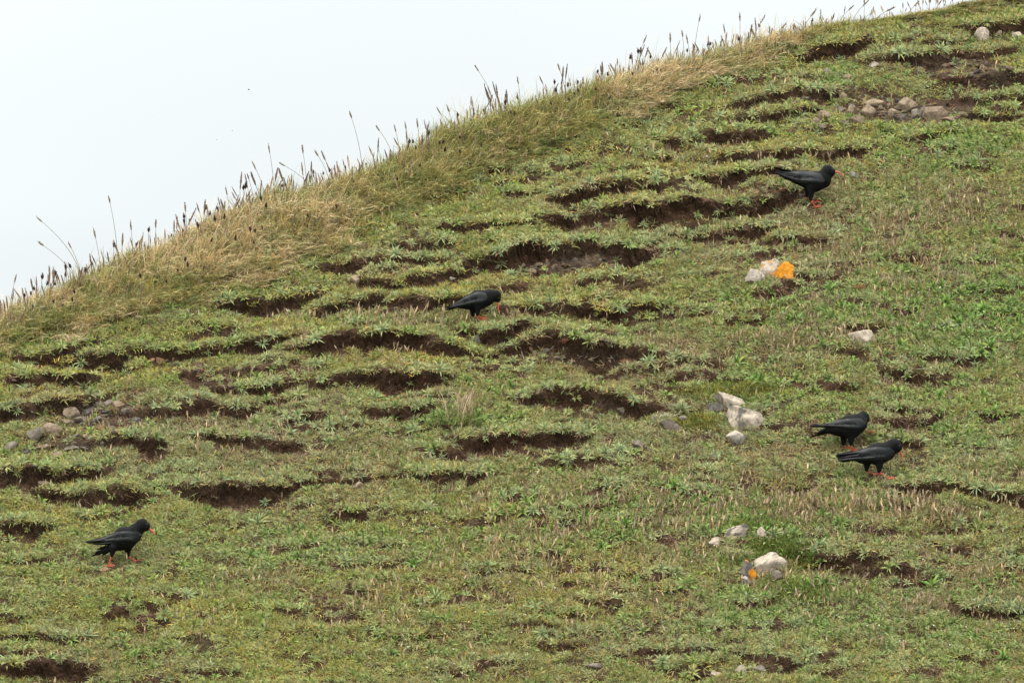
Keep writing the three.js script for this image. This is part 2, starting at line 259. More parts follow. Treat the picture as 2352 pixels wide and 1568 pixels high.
function tuftGeo(seed, { blades = 26, len = 0.03, wid = 0.0024, r = 0.03, lift = [0.25, 1.2], droop = 0.7, dead = 0.3, tone = WHITE, deadTone = col(1.8, 1.25, 0.9), segs = 2, bias = 0 }) {
  const R = rng(seed), b = new Bits();
  for (let k = 0; k < blades; k++) {
    const az = bias ? (R() - 0.5) * Math.PI * 2 * (1 - bias) + (R() - 0.5) : R() * Math.PI * 2, L = len * (0.5 + 0.8 * R()), rr = r * Math.sqrt(R()), pa = R() * 6.283, o = V(Math.cos(pa) * rr, 0, Math.sin(pa) * rr);
    const P = leafPath(az, 0, L, lerp(lift[0], lift[1], R()), droop * (0.4 + 1.2 * R()), segs).map((q) => q.add(o)), tw = R() * 3.14, side = V(-Math.sin(az) * Math.cos(tw) , Math.sin(tw) * 0.8, Math.cos(az) * Math.cos(tw) + 0.2).normalize();
    const w = wid * (0.6 + 0.8 * R()), W = []; for (let s = 0; s <= segs; s++) W.push(w * (1 - 0.55 * s / segs));
    b.strip(P, W, side, R() < dead ? jit(R, deadTone, 0.7) : jit(R, tone, 0.8));
  }
  return b.geo();
}
function seedHeadGeo(seed, stemL, headL, headR, bend) { // a dry stalk with a ragged spindle of seeds
  const R = rng(seed), b = new Bits(), P = [], N = 4;
  for (let k = 0; k <= N; k++) { const t = k / N; P.push(V(bend * stemL * t * t, stemL * t, bend * 0.3 * stemL * t * t)); }
  b.tube(P, P.map(() => 0.0011), 4, jit(R, col(0.85, 0.8, 0.6), 0.2));
  const e = P[N], dir = P[N].clone().sub(P[N - 1]).normalize(), Q = [], rad = [], cc = [], M = 8;
  for (let k = 0; k <= M; k++) { const t = k / M; Q.push(e.clone().addScaledVector(dir, headL * t)); rad.push(headR * Math.sin(Math.PI * (0.12 + 0.8 * t)) * (0.8 + 0.4 * R())); cc.push(jit(R, WHITE, 0.7)); }
  b.tube(Q, rad, 5, cc);
  return b.geo();
}

// scatter: instanced stuff in one group with a few variants
const Y = V(0, 1, 0), M4 = new THREE.Matrix4(), Q4 = new THREE.Quaternion(), Q5 = new THREE.Quaternion(), S3 = V(1, 1, 1);
class Scatter {
  constructor(name, label, category, mat, geos) { this.g = new THREE.Group(); this.name = name; tag(this.g, label, category, null, 'stuff'); this.mat = mat; this.lists = geos.map((geo) => ({ geo, m: [], c: [] })); }
  put(v, p, n, turn, s, sy, c) { const L = this.lists[v % this.lists.length]; Q4.setFromUnitVectors(Y, n); Q5.setFromAxisAngle(Y, turn); Q4.multiply(Q5); S3.set(s, sy, s); M4.compose(p, Q4, S3); L.m.push(...M4.elements); L.c.push(c.r, c.g, c.b); }
  done() {
    let n = 0;
    for (const L of this.lists) { const k = L.m.length / 16; if (!k) continue; const im = new THREE.InstancedMesh(L.geo, this.mat, k); im.instanceMatrix.array.set(L.m); im.instanceColor = new THREE.InstancedBufferAttribute(new Float32Array(L.c), 3); im.name = numbered(this.name + '_clump'); this.g.add(im); n += k; }
    add(this.g, this.name); console.log(this.name, n); return this;
  }
}
const variants = (n, f) => Array.from({ length: n }, (_, k) => f(k));
const S = {
  turf: new Scatter('turf_grass', 'short fine yellow-green turf grass between the soil banks', 'grass', MAT.leaf, variants(4, (k) => tuftGeo(100 + k, { blades: 26, len: 0.036, wid: 0.0036, r: 0.036, lift: [0.15, 1.1], droop: 0.6, dead: 0.22 }))),
  rosette: new Scatter('plantain_cover', 'low cover of small grey-green plantain rosettes matting the slope', 'ground cover', MAT.leaf, variants(4, (k) => rosetteGeo(200 + k, { leaves: 16, len: 0.034, wid: 0.0062, lift: 0.75, droop: 0.8, dead: 0.12 }))),
  herb: new Scatter('broad_herbs', 'brighter green broad-leaved herbs mixed into the turf', 'ground cover', MAT.leaf, variants(3, (k) => rosetteGeo(300 + k, { leaves: 12, len: 0.044, wid: 0.010, lift: 1.1, droop: 1.0, dead: 0.1, spread: 0.012 }))),
  thatch: new Scatter('dead_thatch', 'dry brown straw and dead leaves lying in the turf', 'straw', MAT.straw, variants(3, (k) => tuftGeo(400 + k, { blades: 26, len: 0.036, wid: 0.0022, r: 0.045, lift: [-0.05, 0.5], droop: 0.4, dead: 0 }))),
  moss: new Scatter('cushion_moss', 'dense dark green mossy cushions beside the rocks', 'moss', MAT.leaf, variants(3, (k) => tuftGeo(500 + k, { blades: 40, len: 0.018, wid: 0.008, r: 0.03, lift: [0.0, 1.3], droop: 0.4, dead: 0.08 }))),
  long: new Scatter('long_grass', 'long dry olive and straw coloured grass along the brow', 'grass', MAT.leaf, variants(6, (k) => tuftGeo(600 + k, { blades: k === 5 ? 9 : 26, len: [0.15, 0.11, 0.14, 0.085, 0.13, 0.21][k], wid: k === 5 ? 0.0026 : 0.0052, r: 0.05, lift: k === 3 ? [0.3, 1.2] : [0.85, 1.57], droop: [0.7, 1.5, 1.0, 0.9, 1.8, 0.9][k], dead: 0.34, deadTone: col(1.25, 1.12, 1.15), segs: 4, bias: 0.35 }))),
  spike: new Scatter('seed_spikes', 'short tan plantain seed spikes standing in the turf', 'seed heads', MAT.seed, variants(4, (k) => seedHeadGeo(700 + k, 0.028, 0.026, 0.0036, 0.15 * (k - 1.5)))),
  stalks: new Scatter('dry_stalks', 'thin dry brown stalks standing in the lower turf', 'dry stalks', MAT.straw, variants(3, (k) => tuftGeo(730 + k, { blades: 7, len: 0.06, wid: 0.0028, r: 0.03, lift: [1.0, 1.57], droop: 0.3, dead: 0.3, deadTone: col(0.5, 0.45, 0.45), segs: 3 }))),
  browSpike: new Scatter('brow_seed_spikes', 'dense dry brown seed spikes among the long grass', 'seed heads', MAT.seed, variants(4, (k) => seedHeadGeo(760 + k, 0.10, 0.062, 0.0042, -0.12 + 0.1 * (k - 1.5)))),
};
// tone of the turf in different parts of the slope (photo units): yellower, greener, greyer, browner
const YELLOW = [[1050, 660, 420, 50, 0.8], [250, 850, 320, 30, 0.9], [950, 825, 280, 22, 1], [640, 750, 220, 26, 0.8], [1750, 330, 280, 60, 0.5], [1400, 440, 300, 40, 0.6], [2100, 300, 250, 25, 0.6], [1300, 700, 260, 25, 0.5], [1850, 60, 300, 40, 0.5], [1180, 1320, 400, 120, 0.55], [520, 1420, 380, 60, 0.5], [100, 900, 120, 18, 0.9]];
const GREEN = [[2230, 720, 200, 130, 0.9], [2180, 330, 180, 60, 0.6], [1900, 700, 240, 90, 0.6], [1750, 900, 160, 40, 0.9], [1480, 1190, 330, 60, 0.7], [1780, 1240, 170, 60, 0.9], [2100, 980, 240, 60, 0.5], [1250, 580, 30, 10, 0.5], [1830, 1390, 260, 50, 0.7], [1050, 960, 90, 30, 0.9], [200, 790, 200, 14, 0.4], [2200, 1400, 200, 80, 0.4], [800, 1260, 300, 40, 0.4]];
const GREY = [[600, 980, 320, 70, 0.8], [430, 1070, 280, 60, 0.8], [1500, 1000, 350, 90, 0.6], [1900, 480, 300, 60, 0.5], [1000, 740, 300, 40, 0.4], [2150, 1060, 260, 80, 0.5], [400, 1290, 380, 40, 0.5], [1900, 1450, 350, 80, 0.5], [1480, 560, 200, 40, 0.5]];
const BROWN = [[1900, 600, 520, 260, 0.45], [1750, 1150, 600, 420, 0.35], [700, 1000, 500, 200, 0.3], [1500, 830, 260, 50, 0.9], [2050, 560, 260, 60, 0.6], [1650, 570, 240, 60, 0.5], [2250, 470, 140, 120, 0.6], [1560, 930, 200, 40, 0.7], [2150, 860, 220, 50, 0.5], [1150, 1010, 180, 30, 0.6], [900, 1100, 250, 40, 0.5], [1550, 1370, 220, 60, 0.5], [2200, 1300, 200, 50, 0.5], [2050, 1180, 350, 26, 0.7], [1350, 1180, 300, 40, 0.4]];
const SPIKES = [[2020, 1178, 380, 30, 1.6], [1500, 1175, 420, 60, 0.75], [2150, 1370, 260, 80, 0.7], [1650, 1340, 260, 60, 0.5], [1300, 1250, 320, 70, 0.55], [980, 735, 320, 24, 0.5], [1650, 365, 260, 18, 0.5], [1900, 460, 160, 24, 0.3], [900, 1400, 420, 80, 0.35], [880, 810, 200, 16, 0.7], [450, 1020, 240, 60, 0.4], [1060, 940, 60, 30, 0.6], [2100, 560, 260, 120, 0.45], [1750, 1130, 160, 40, 0.6], [1900, 760, 300, 100, 0.35], [2300, 1150, 120, 60, 0.8]];
const TONE = { base: col(0.218, 0.234, 0.068), yellow: col(0.312, 0.290, 0.076), green: col(0.135, 0.238, 0.050), grey: col(0.205, 0.262, 0.120), brown: col(0.250, 0.190, 0.110), straw: col(0.42, 0.30, 0.175), dark: col(0.085, 0.055, 0.034) };
const tmp = col(0, 0, 0);
function toneAt(px, py, x, d, R) {
  const y = blob(YELLOW, px, py), g = blob(GREEN, px, py), gr = blob(GREY, px, py), b = blob(BROWN, px, py), n = fbm(x * 5 + 50, d * 9, 4), n2 = fbm(x * 2.3 + 9, d * 4 + 31, 3);
  tmp.copy(TONE.base).lerp(TONE.yellow, clamp(y * 0.9 + sstep(0.5, 0.75, n2) * 0.5)).lerp(TONE.green, clamp(g * 0.85 + sstep(0.55, 0.75, n) * 0.4)).lerp(TONE.grey, clamp(gr * 0.6 + sstep(0.45, 0.25, n) * 0.4)).lerp(TONE.brown, clamp(b * 0.55 + sstep(0.5, 0.25, n2) * 0.4));
  const k = 0.68 + 0.64 * R(); return tmp.clone().multiplyScalar(k);
}
// birds' feet keep the tallest plants away
const KEEP = []; // [x, d, r] filled in by rocks and birds
const near = (x, d) => { for (const [a, b, r] of KEEP) if ((x - a) ** 2 + (d - b) ** 2 < r * r) return true; return false; };
// ------------------------------------------------------------------ rocks
const ROCKC = { cream: [col(0.53, 0.445, 0.345), col(0.36, 0.30, 0.23), 0.42], pale: [col(0.42, 0.365, 0.295), col(0.30, 0.27, 0.235), 0.45], grey: [col(0.20, 0.168, 0.130), col(0.135, 0.112, 0.088), 0.5], dark: [col(0.115, 0.105, 0.092), col(0.18, 0.16, 0.13), 0.5], tan: [col(0.28, 0.21, 0.14), col(0.18, 0.14, 0.098), 0.5], rust: [col(0.36, 0.20, 0.115), col(0.24, 0.14, 0.09), 0.5], blue: [col(0.23, 0.228, 0.205), col(0.17, 0.168, 0.15), 0.4] };
function rockGeo(seed, detail, w, h, dep, kind, opt = {}) {
  const R = rng(seed), planes = []; const np = opt.planes ?? 15;
  for (let k = 0; k < np; k++) { const n = V(R() * 2 - 1, R() * 2 - 1, R() * 2 - 1).normalize(); planes.push([n, (opt.flat ? 0.42 : 0.5) + 0.34 * R()]); }
  let g = new THREE.IcosahedronGeometry(1, detail); g.deleteAttribute('uv'); g.deleteAttribute('normal'); g = mergeVertices(g, 1e-5);
  const P = g.attributes.position, C = [], U = [], v = V(0, 0, 0), [c0, c1, mixAt] = ROCKC[kind], o = R() * 50;
  for (let i = 0; i < P.count; i++) {
    v.fromBufferAttribute(P, i).normalize(); let r = 1.05;
    for (const [n, k] of planes) { const q = v.dot(n); if (q > 0.05) r = Math.min(r, k / q); }
    const am = opt.flat ? 0.35 : 1; r *= 1 + am * (noise3(v.x * 3 + o, v.y * 3, v.z * 3) - 0.5) * 0.10 + am * (noise3(v.x * 9 + o, v.y * 9, v.z * 9) - 0.5) * 0.07 + am * (noise3(v.x * 22 + o, v.y * 22, v.z * 22) - 0.5) * 0.03;
    const q = v.clone().multiplyScalar(r); P.setXYZ(i, q.x * w / 2, q.y * h / 2, q.z * dep / 2); U.push((q.x * w + q.z * dep * 0.7) * 2.2 + seed * 0.13, (q.y * h + q.z * dep * 0.5) * 2.2);
    const nn = noise3(q.x * 2.6 + o, q.y * 2.6 + 5, q.z * 2.6) * 0.65 + noise3(q.x * 7 + o, q.y * 7, q.z * 7) * 0.35;
    const c = c0.clone().lerp(c1, sstep(mixAt + 0.08, mixAt + 0.2, 1 - nn)); const sp = noise3(q.x * 17, q.y * 17 + o, q.z * 17); if (sp > 0.74) c.multiplyScalar(0.72);
    if (opt.patch) for (const [cc, fn] of opt.patch) { const t = fn(q.x, q.y, q.z, nn); if (t > 0) c.lerp(jit(R, cc, 0.25), t); }
    C.push(c.r, c.g, c.b);
  }
  g.setAttribute('color', new THREE.Float32BufferAttribute(C, 3)); g.setAttribute('uv', new THREE.Float32BufferAttribute(U, 2)); if (opt.flat) g = g.toNonIndexed(); g.computeVertexNormals(); return g;
}
const unit = (p) => (CAM_D - p.z) / CAM_D / PPM; // metres per photo unit at a place
function rock(name, label, cat, group, [cx, cy, w, h], kind, { rot = 0, sink = 0.5, depth = 0.9, seed = 1, detail = 9, patch, planes, z = 0, keep = true } = {}) {
  const p = at(cx, cy + h * 0.42), u = unit(p), W = w * u, Hh = h * u * (1 + sink) * (name === 'stone' ? 1.15 : 1), D = Math.max(W, Hh) * depth;
  const m = new THREE.Mesh(rockGeo(seed, detail, W * (name === 'stone' ? 1.3 : 1.12), Hh * 1.16, D, kind, { patch, planes, flat: name === 'stone' }), MAT.rock);
  m.rotation.z = rot; m.rotation.y = 0.15; if (Math.abs(rot) > 0.45) { const q = at(cx, cy); m.position.set(q.x, q.y, q.z - D * 0.12 + z); } else m.position.set(p.x, p.y + Hh * 0.5 - h * u * sink * 0.9, p.z - D * 0.22 + z);
  if (keep) KEEP.push([p.x, -m.position.z, Math.max(W * 0.3, 0.01)]);
  if (group === 'small loose stones') { label += ' near ' + nearTo(p); group += ' near ' + nearTo(p); } tag(add(m, name), label, cat, group); return m;
}
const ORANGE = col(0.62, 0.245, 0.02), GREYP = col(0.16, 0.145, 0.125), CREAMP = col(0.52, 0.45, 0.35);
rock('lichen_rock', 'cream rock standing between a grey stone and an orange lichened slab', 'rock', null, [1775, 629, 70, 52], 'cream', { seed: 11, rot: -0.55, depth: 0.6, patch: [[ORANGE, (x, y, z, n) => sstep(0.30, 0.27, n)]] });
rock('lichen_rock', 'rock slab thickly covered in orange lichen', 'rock', null, [1808, 636, 88, 46], 'cream', { seed: 14, rot: -0.55, depth: 0.6, z: -0.01, patch: [[ORANGE, (x, y, z, n) => sstep(0.86, 0.80, n)]] });
rock('rock', 'pale grey rounded rock beside the orange lichened slab', 'rock', null, [1729, 638, 50, 26], 'pale', { seed: 15, z: 0.02 });
rock('rock', 'lone cream rock in green turf with dry stalks before it', 'rock', null, [1979, 773, 70, 36], 'cream', { seed: 16, rot: -0.32, depth: 0.7 });
// outcrop above the two neighbouring birds
rock('rock', 'dark grey block at the upper end of the slanting outcrop', 'rock', null, [1640, 937, 38, 22], 'dark', { seed: 21, rot: -0.3 });
rock('rock', 'small grey angular block wedged in the slanting outcrop', 'rock', null, [1654, 921, 38, 28], 'grey', { seed: 22, rot: -0.4, z: -0.03, planes: 9 });
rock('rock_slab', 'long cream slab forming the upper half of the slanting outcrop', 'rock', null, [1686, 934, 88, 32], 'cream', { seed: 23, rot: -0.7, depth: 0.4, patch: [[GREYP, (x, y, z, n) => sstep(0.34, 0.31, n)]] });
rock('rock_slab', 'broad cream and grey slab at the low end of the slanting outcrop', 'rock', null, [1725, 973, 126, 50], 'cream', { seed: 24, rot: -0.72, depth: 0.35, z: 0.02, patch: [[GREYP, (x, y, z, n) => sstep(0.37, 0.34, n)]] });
rock('rock', 'rough grey boulder sitting just below the slanting outcrop', 'rock', null, [1692, 1007, 44, 28], 'pale', { seed: 25, z: 0.02 });
rock('rock', 'grey rock capped with pale bearded lichen', 'rock', null, [1546, 983, 92, 30], 'grey', { seed: 26, rot: -0.55, depth: 0.6 });
rock('rock', 'small dark stone beside the rock capped with bearded lichen', 'rock', null, [1572, 968, 30, 14], 'grey', { seed: 27, rot: -0.5 });
rock('rock', 'grey stone on bare soil upslope of the bearded rock', 'rock', null, [1432, 942, 30, 16], 'grey', { seed: 28 });
rock('rock', 'grey pointed stone sunk in turf near the tall grass clump', 'rock', null, [1238, 908, 26, 24], 'tan', { seed: 29 });
rock('rock_slab', 'thin grey stone slab tilted in soil by the tall grass clump', 'rock', null, [1196, 912, 50, 14], 'grey', { seed: 30, rot: -0.35 });
rock('rock', 'dull grey stone in turf below the bearded rock', 'rock', null, [1468, 1025, 34, 18], 'grey', { seed: 31, rot: -0.4 });
// cluster in the lower turf
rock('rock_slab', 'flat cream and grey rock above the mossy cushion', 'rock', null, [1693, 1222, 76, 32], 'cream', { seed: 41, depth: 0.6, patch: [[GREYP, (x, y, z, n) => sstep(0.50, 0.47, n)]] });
rock('rock', 'small cream knob of rock at the far end of the mossy cushion', 'rock', null, [1755, 1226, 30, 24], 'cream', { seed: 42 });
rock('rock', 'small cracked cream stone above the bearded lichen tuft', 'rock', null, [1645, 1246, 34, 24], 'cream', { seed: 43 });
rock('rock', 'small pinkish stone touching the bearded lichen tuft', 'rock', null, [1672, 1258, 22, 16], 'pale', { seed: 44 });
rock('rock', 'large cream rock beside a dark lichened rock below the mossy cushion', 'rock', null, [1759, 1312, 88, 62], 'cream', { seed: 45, rot: -0.5, depth: 0.7 });
rock('lichen_rock', 'dark rock with orange lichen spots against the large cream rock', 'rock', null, [1716, 1312, 44, 60], 'dark', { seed: 46, depth: 0.7, z: -0.02, patch: [[ORANGE, (x, y, z, n) => sstep(0.58, 0.61, n)]] });
rock('rock', 'whitish stone chip at the foot of the dark lichened rock', 'rock', null, [1714, 1332, 26, 16], 'pale', { seed: 47, z: 0.03 });
rock('rock', 'dark stone at the foot of the large cream rock', 'rock', null, [1782, 1328, 30, 22], 'grey', { seed: 48, z: 0.01, rot: -0.5 });
rock('rock', 'flat cream stone in turf at the bottom of the slope', 'rock', null, [1643, 1548, 32, 15], 'cream', { seed: 51 });
rock('rock', 'cream stone beside a thin grey slab low on the slope', 'rock', null, [1703, 1541, 30, 17], 'cream', { seed: 52 });
rock('rock_slab', 'thin grey slab half buried low on the slope', 'rock', null, [1748, 1536, 44, 14], 'grey', { seed: 53, rot: -0.35 });
rock('rock_slab', 'thin grey slab lying in short turf by a soil gap', 'rock', null, [1370, 1530, 50, 12], 'grey', { seed: 54, rot: -0.2 });
// top of the hill
rock('rock', 'round cream boulder below a soil bank near the hilltop', 'rock', null, [2259, 82, 34, 26], 'cream', { seed: 61, planes: 7 });
rock('rock', 'tan stone between the two boulders near the hilltop', 'rock', null, [2293, 78, 24, 18], 'tan', { seed: 62 });
rock('rock', 'long tilted cream stone near the hilltop', 'rock', null, [2338, 84, 34, 18], 'cream', { seed: 63, rot: -0.6 });
const outcrop = [[2156, 262, 66, 36, 'tan'], [2086, 243, 54, 26, 'tan'], [2105, 266, 32, 18, 'grey'], [2130, 264, 18, 12, 'grey'], [1995, 260, 40, 22, 'tan'], [1958, 256, 26, 20, 'tan'], [1972, 277, 34, 18, 'tan'], [1942, 285, 28, 14, 'grey'], [1896, 268, 36, 22, 'tan'], [2010, 241, 40, 14, 'tan'], [1874, 280, 30, 14, 'tan'], [2052, 260, 36, 14, 'tan'], [2070, 270, 34, 12, 'dark'], [1932, 252, 24, 10, 'grey'], [2120, 252, 20, 14, 'grey'], [1890, 292, 26, 10, 'grey'], [1830, 292, 26, 9, 'tan'], [1935, 225, 22, 12, 'tan'], [2185, 275, 40, 14, 'tan'], [1860, 222, 40, 12, 'grey'], [1775, 190, 30, 9, 'tan'], [2010, 150, 30, 10, 'pale'], [2260, 155, 22, 9, 'tan'], [1900, 165, 30, 10, 'grey'], [1945, 178, 30, 9, 'tan']];
outcrop.forEach(([x, y, w, h, k], i) => rock('stone', 'angular tan and grey stones of the stony patch high on the slope', 'stone', 'stones of the high stony patch', [x, y, w, h], k, { seed: 800 + i, detail: 6, sink: 0.55 }));
rock('stone', 'rounded bluish grey stone below a soil bank', 'stone', null, [1097, 784, 26, 15], 'blue', { seed: 71, planes: 4 });
rock('stone', 'grey upright stone at the edge of a soil step near the long grass', 'stone', null, [818, 645, 24, 22], 'tan', { seed: 72 });
rock('stone', 'pale grey stone by the bill of the striding bird', 'stone', null, [1963, 404, 26, 13], 'blue', { seed: 73 });
rock('stone', 'white chip lying on yellow turf under a soil bank', 'stone', null, [919, 829, 16, 7], 'cream', { seed: 74 });
rock('stone', 'pale upright stone on bare soil between two turf strips', 'stone', null, [612, 856, 20, 13], 'tan', { seed: 75 });
rock('stone', 'flat pale grey stone in the low stony patch', 'stone', null, [168, 1003, 28, 9], 'blue', { seed: 76, rot: 0.35 });
rock('stone', 'brown flat-topped stone in the low stony patch', 'stone', null, [233, 984, 20, 13], 'rust', { seed: 77 });
rock('stone', 'tan stone sitting under a low soil bank', 'stone', null, [96, 1112, 30, 16], 'tan', { seed: 78 });
rock('stone', 'tan stone in a soil gap at the middle of the slope', 'stone', null, [822, 1119, 24, 14], 'tan', { seed: 79 });
[[333, 828, 14, 9], [352, 825, 18, 10], [366, 829, 24, 13], [384, 828, 14, 8], [400, 823, 20, 10], [200, 833, 14, 8], [560, 806, 12, 6]].forEach(([x, y, w, h], i) => rock('stone', 'rusty orange stones in a row below the long soil bank', 'stone', 'rusty stones below the long soil bank', [x, y, w, h], 'rust', { seed: 820 + i, detail: 5, rot: (i % 3 - 1) * 0.3 }));
[[190, 930, 26, 13], [220, 925, 30, 14], [245, 928, 24, 11], [270, 933, 34, 18], [205, 945, 26, 14], [160, 950, 34, 18], [185, 965, 30, 14], [290, 945, 20, 11], [150, 970, 28, 12], [220, 965, 24, 10], [120, 990, 40, 18], [75, 1000, 40, 24], [255, 985, 22, 10], [100, 1030, 34, 14], [60, 1040, 28, 12], [130, 1045, 24, 10], [165, 1030, 30, 12], [20, 1030, 36, 16], [200, 1005, 20, 8], [310, 962, 20, 9], [300, 1000, 18, 8], [235, 1020, 18, 8]].forEach(([x, y, w, h], i) => rock('stone', 'brown-grey angular stones of the low stony patch', 'stone', 'stones of the low stony patch', [x, y, w, h], ['tan', 'grey', 'grey', 'tan', 'dark'][i % 5], { seed: 840 + i, detail: 5, rot: ((i * 7) % 5 - 2) * 0.18, planes: 9, sink: 0.5 }));
[[1522, 366, 14, 9, 'tan'], [1624, 363, 16, 9, 'pale'], [1555, 366, 14, 6, 'blue'], [1200, 607, 18, 8, 'tan'], [1260, 600, 16, 7, 'tan'], [1320, 598, 18, 7, 'grey'], [1350, 610, 14, 6, 'tan'], [1225, 625, 18, 9, 'tan'], [1290, 618, 14, 6, 'tan'], [1380, 600, 14, 6, 'grey'], [1700, 470, 14, 7, 'tan'], [1760, 455, 22, 8, 'tan'], [1800, 452, 18, 7, 'tan'], [1840, 448, 14, 8, 'grey'], [1735, 478, 24, 9, 'grey'], [1780, 405, 18, 8, 'tan'], [1820, 408, 16, 8, 'tan'], [1345, 935, 12, 10, 'rust'], [1215, 800, 14, 10, 'rust'], [1320, 829, 14, 6, 'tan'], [1360, 826, 16, 8, 'tan'], [1400, 828, 12, 6, 'tan'], [1280, 822, 14, 6, 'rust'], [760, 690, 16, 6, 'tan'], [540, 800, 14, 6, 'tan'], [715, 800, 12, 7, 'tan'], [630, 965, 12, 6, 'tan'], [1500, 965, 16, 9, 'blue'], [1640, 1050, 20, 9, 'grey'], [1165, 715, 16, 7, 'tan'], [240, 1311, 22, 10, 'rust'], [1040, 640, 14, 8, 'pale'], [2030, 640, 10, 5, 'pale'], [900, 870, 12, 8, 'tan'], [1040, 1025, 16, 6, 'grey']].forEach(([x, y, w, h, k], i) => rock('stone', 'small loose stone on soil or turf', 'stone', 'small loose stones', [x, y, w, h], k, { seed: 900 + i, detail: 4, rot: ((i * 3) % 5 - 2) * 0.15, planes: 9, keep: false }));
// more loose stones where the ground is stony, then gravel
{
  const R = rng(77), geos = ['tan', 'grey', 'rust', 'tan', 'tan', 'dark'].map((k, i) => rockGeo(950 + i, 3, 1.2, 0.6, 1, k, { planes: 14, flat: true })); let n = 0;
  const gravel = new Scatter('gravel', 'fine stony gravel strewn over the bare soil', 'gravel', MAT.rock, geos.slice(0, 5).map((_, i) => rockGeo(970 + i, 1, 1, 0.55, 0.85, ['tan', 'grey', 'rust', 'tan', 'tan'][i], { planes: 8, flat: true })));
  for (let k = 0; k < 160000; k++) {
    const x = lerp(-3.8, 3.8, R()), d = lerp(-3.9, 4.2, R()), { p, b } = pos(x, d), [px, py] = toPhoto(p), st = blob(STONY, px, py);
    const dens = st * 0.55 + b.bare * 0.05 + 0.004; if (R() > dens * dens * 6 + b.bare * 0.06 + 0.002) continue;
    if (d > browY(x) / TAN - 0.1) continue;
    if (st > 0.3 && n < 190 && R() < 0.12 && px > 10 && px < 2340 && py > 10 && py < 1560) {
      const m = new THREE.Mesh(geos[n % 6], MAT.rock), s = 0.026 + 0.05 * R() * R(); m.scale.set(s, s * (0.7 + 0.6 * R()), s); m.rotation.set(R() * 0.6 - 0.3, R() * 6.28, R() * 0.6 - 0.3); m.position.copy(p); m.position.y += s * 0.12; tag(add(m, 'stone'), 'small stone among gravel on bare ground near ' + nearTo(p), 'stone', 'small stones in the gravel near ' + nearTo(p)); n++;
    } else { const s = 0.008 + 0.032 * R() ** 3; gravel.put((R() * 5) | 0, p, V(R() - 0.5, 1.4, R() - 0.2).normalize(), R() * 6.28, s, s, col(0.8 + 0.5 * R(), 0.8 + 0.45 * R(), 0.8 + 0.4 * R())); }
  }
  gravel.done();
}
// ------------------------------------------------------------------ birds
function surfaceNet(f, lo, hi, cell) { // a smooth closed surface where f = 0
  const n = [0, 1, 2].map((k) => Math.ceil((hi[k] - lo[k]) / cell) + 1), [nx, ny, nz] = n, F = new Float32Array(nx * ny * nz), id = (i, j, k) => i + nx * (j + ny * k);
  for (let k = 0; k < nz; k++) for (let j = 0; j < ny; j++) for (let i = 0; i < nx; i++) F[id(i, j, k)] = f(lo[0] + i * cell, lo[1] + j * cell, lo[2] + k * cell);
  const vid = new Int32Array(nx * ny * nz).fill(-1), P = [], I = [], E = [[0, 1], [0, 2], [0, 4], [1, 3], [1, 5], [2, 3], [2, 6], [3, 7], [4, 5], [4, 6], [5, 7], [6, 7]];
  for (let k = 0; k < nz - 1; k++) for (let j = 0; j < ny - 1; j++) for (let i = 0; i < nx - 1; i++) {
    const v = []; let s = 0; for (let c = 0; c < 8; c++) { const q = F[id(i + (c & 1), j + ((c >> 1) & 1), k + (c >> 2))]; v.push(q); if (q < 0) s++; }
    if (s === 0 || s === 8) continue; let x = 0, y = 0, z = 0, m = 0;
    for (const [a, b] of E) if ((v[a] < 0) !== (v[b] < 0)) { const t = v[a] / (v[a] - v[b]); x += (a & 1) + t * ((b & 1) - (a & 1)); y += ((a >> 1) & 1) + t * (((b >> 1) & 1) - ((a >> 1) & 1)); z += (a >> 2) + t * ((b >> 2) - (a >> 2)); m++; }
    vid[id(i, j, k)] = P.length / 3; P.push(lo[0] + (i + x / m) * cell, lo[1] + (j + y / m) * cell, lo[2] + (k + z / m) * cell);
  }
  const quad = (a, b, c, d, flip) => { if (a < 0 || b < 0 || c < 0 || d < 0) return; flip ? I.push(a, c, b, a, d, c) : I.push(a, b, c, a, c, d); };
  for (let k = 1; k < nz - 1; k++) for (let j = 1; j < ny - 1; j++) for (let i = 1; i < nx - 1; i++) {
    const a = F[id(i, j, k)] < 0;
    if (a !== F[id(i + 1, j, k)] < 0) quad(vid[id(i, j - 1, k - 1)], vid[id(i, j, k - 1)], vid[id(i, j, k)], vid[id(i, j - 1, k)], !a);
    if (a !== F[id(i, j + 1, k)] < 0) quad(vid[id(i - 1, j, k - 1)], vid[id(i - 1, j, k)], vid[id(i, j, k)], vid[id(i, j, k - 1)], !a);
    if (a !== F[id(i, j, k + 1)] < 0) quad(vid[id(i - 1, j - 1, k)], vid[id(i, j - 1, k)], vid[id(i, j, k)], vid[id(i - 1, j, k)], !a);
  }
  const g = new THREE.BufferGeometry(); g.setAttribute('position', new THREE.Float32BufferAttribute(P, 3)); g.setIndex(I); g.computeVertexNormals(); return g;
}
const cone = (p, c) => { // distance to a tapered capsule flattened sideways
  const [ax, ay, az, ra, bx, by, bz, rb] = c, ex = bx - ax, ey = by - ay, ez = bz - az, qx = p[0] - ax, qy = p[1] - ay, qz = p[2] - az, L = ex * ex + ey * ey + ez * ez + 1e-12, t = clamp((qx * ex + qy * ey + qz * ez) / L);
  return Math.hypot(qx - ex * t, qy - ey * t, qz - ez * t) - lerp(ra, rb, t);
};
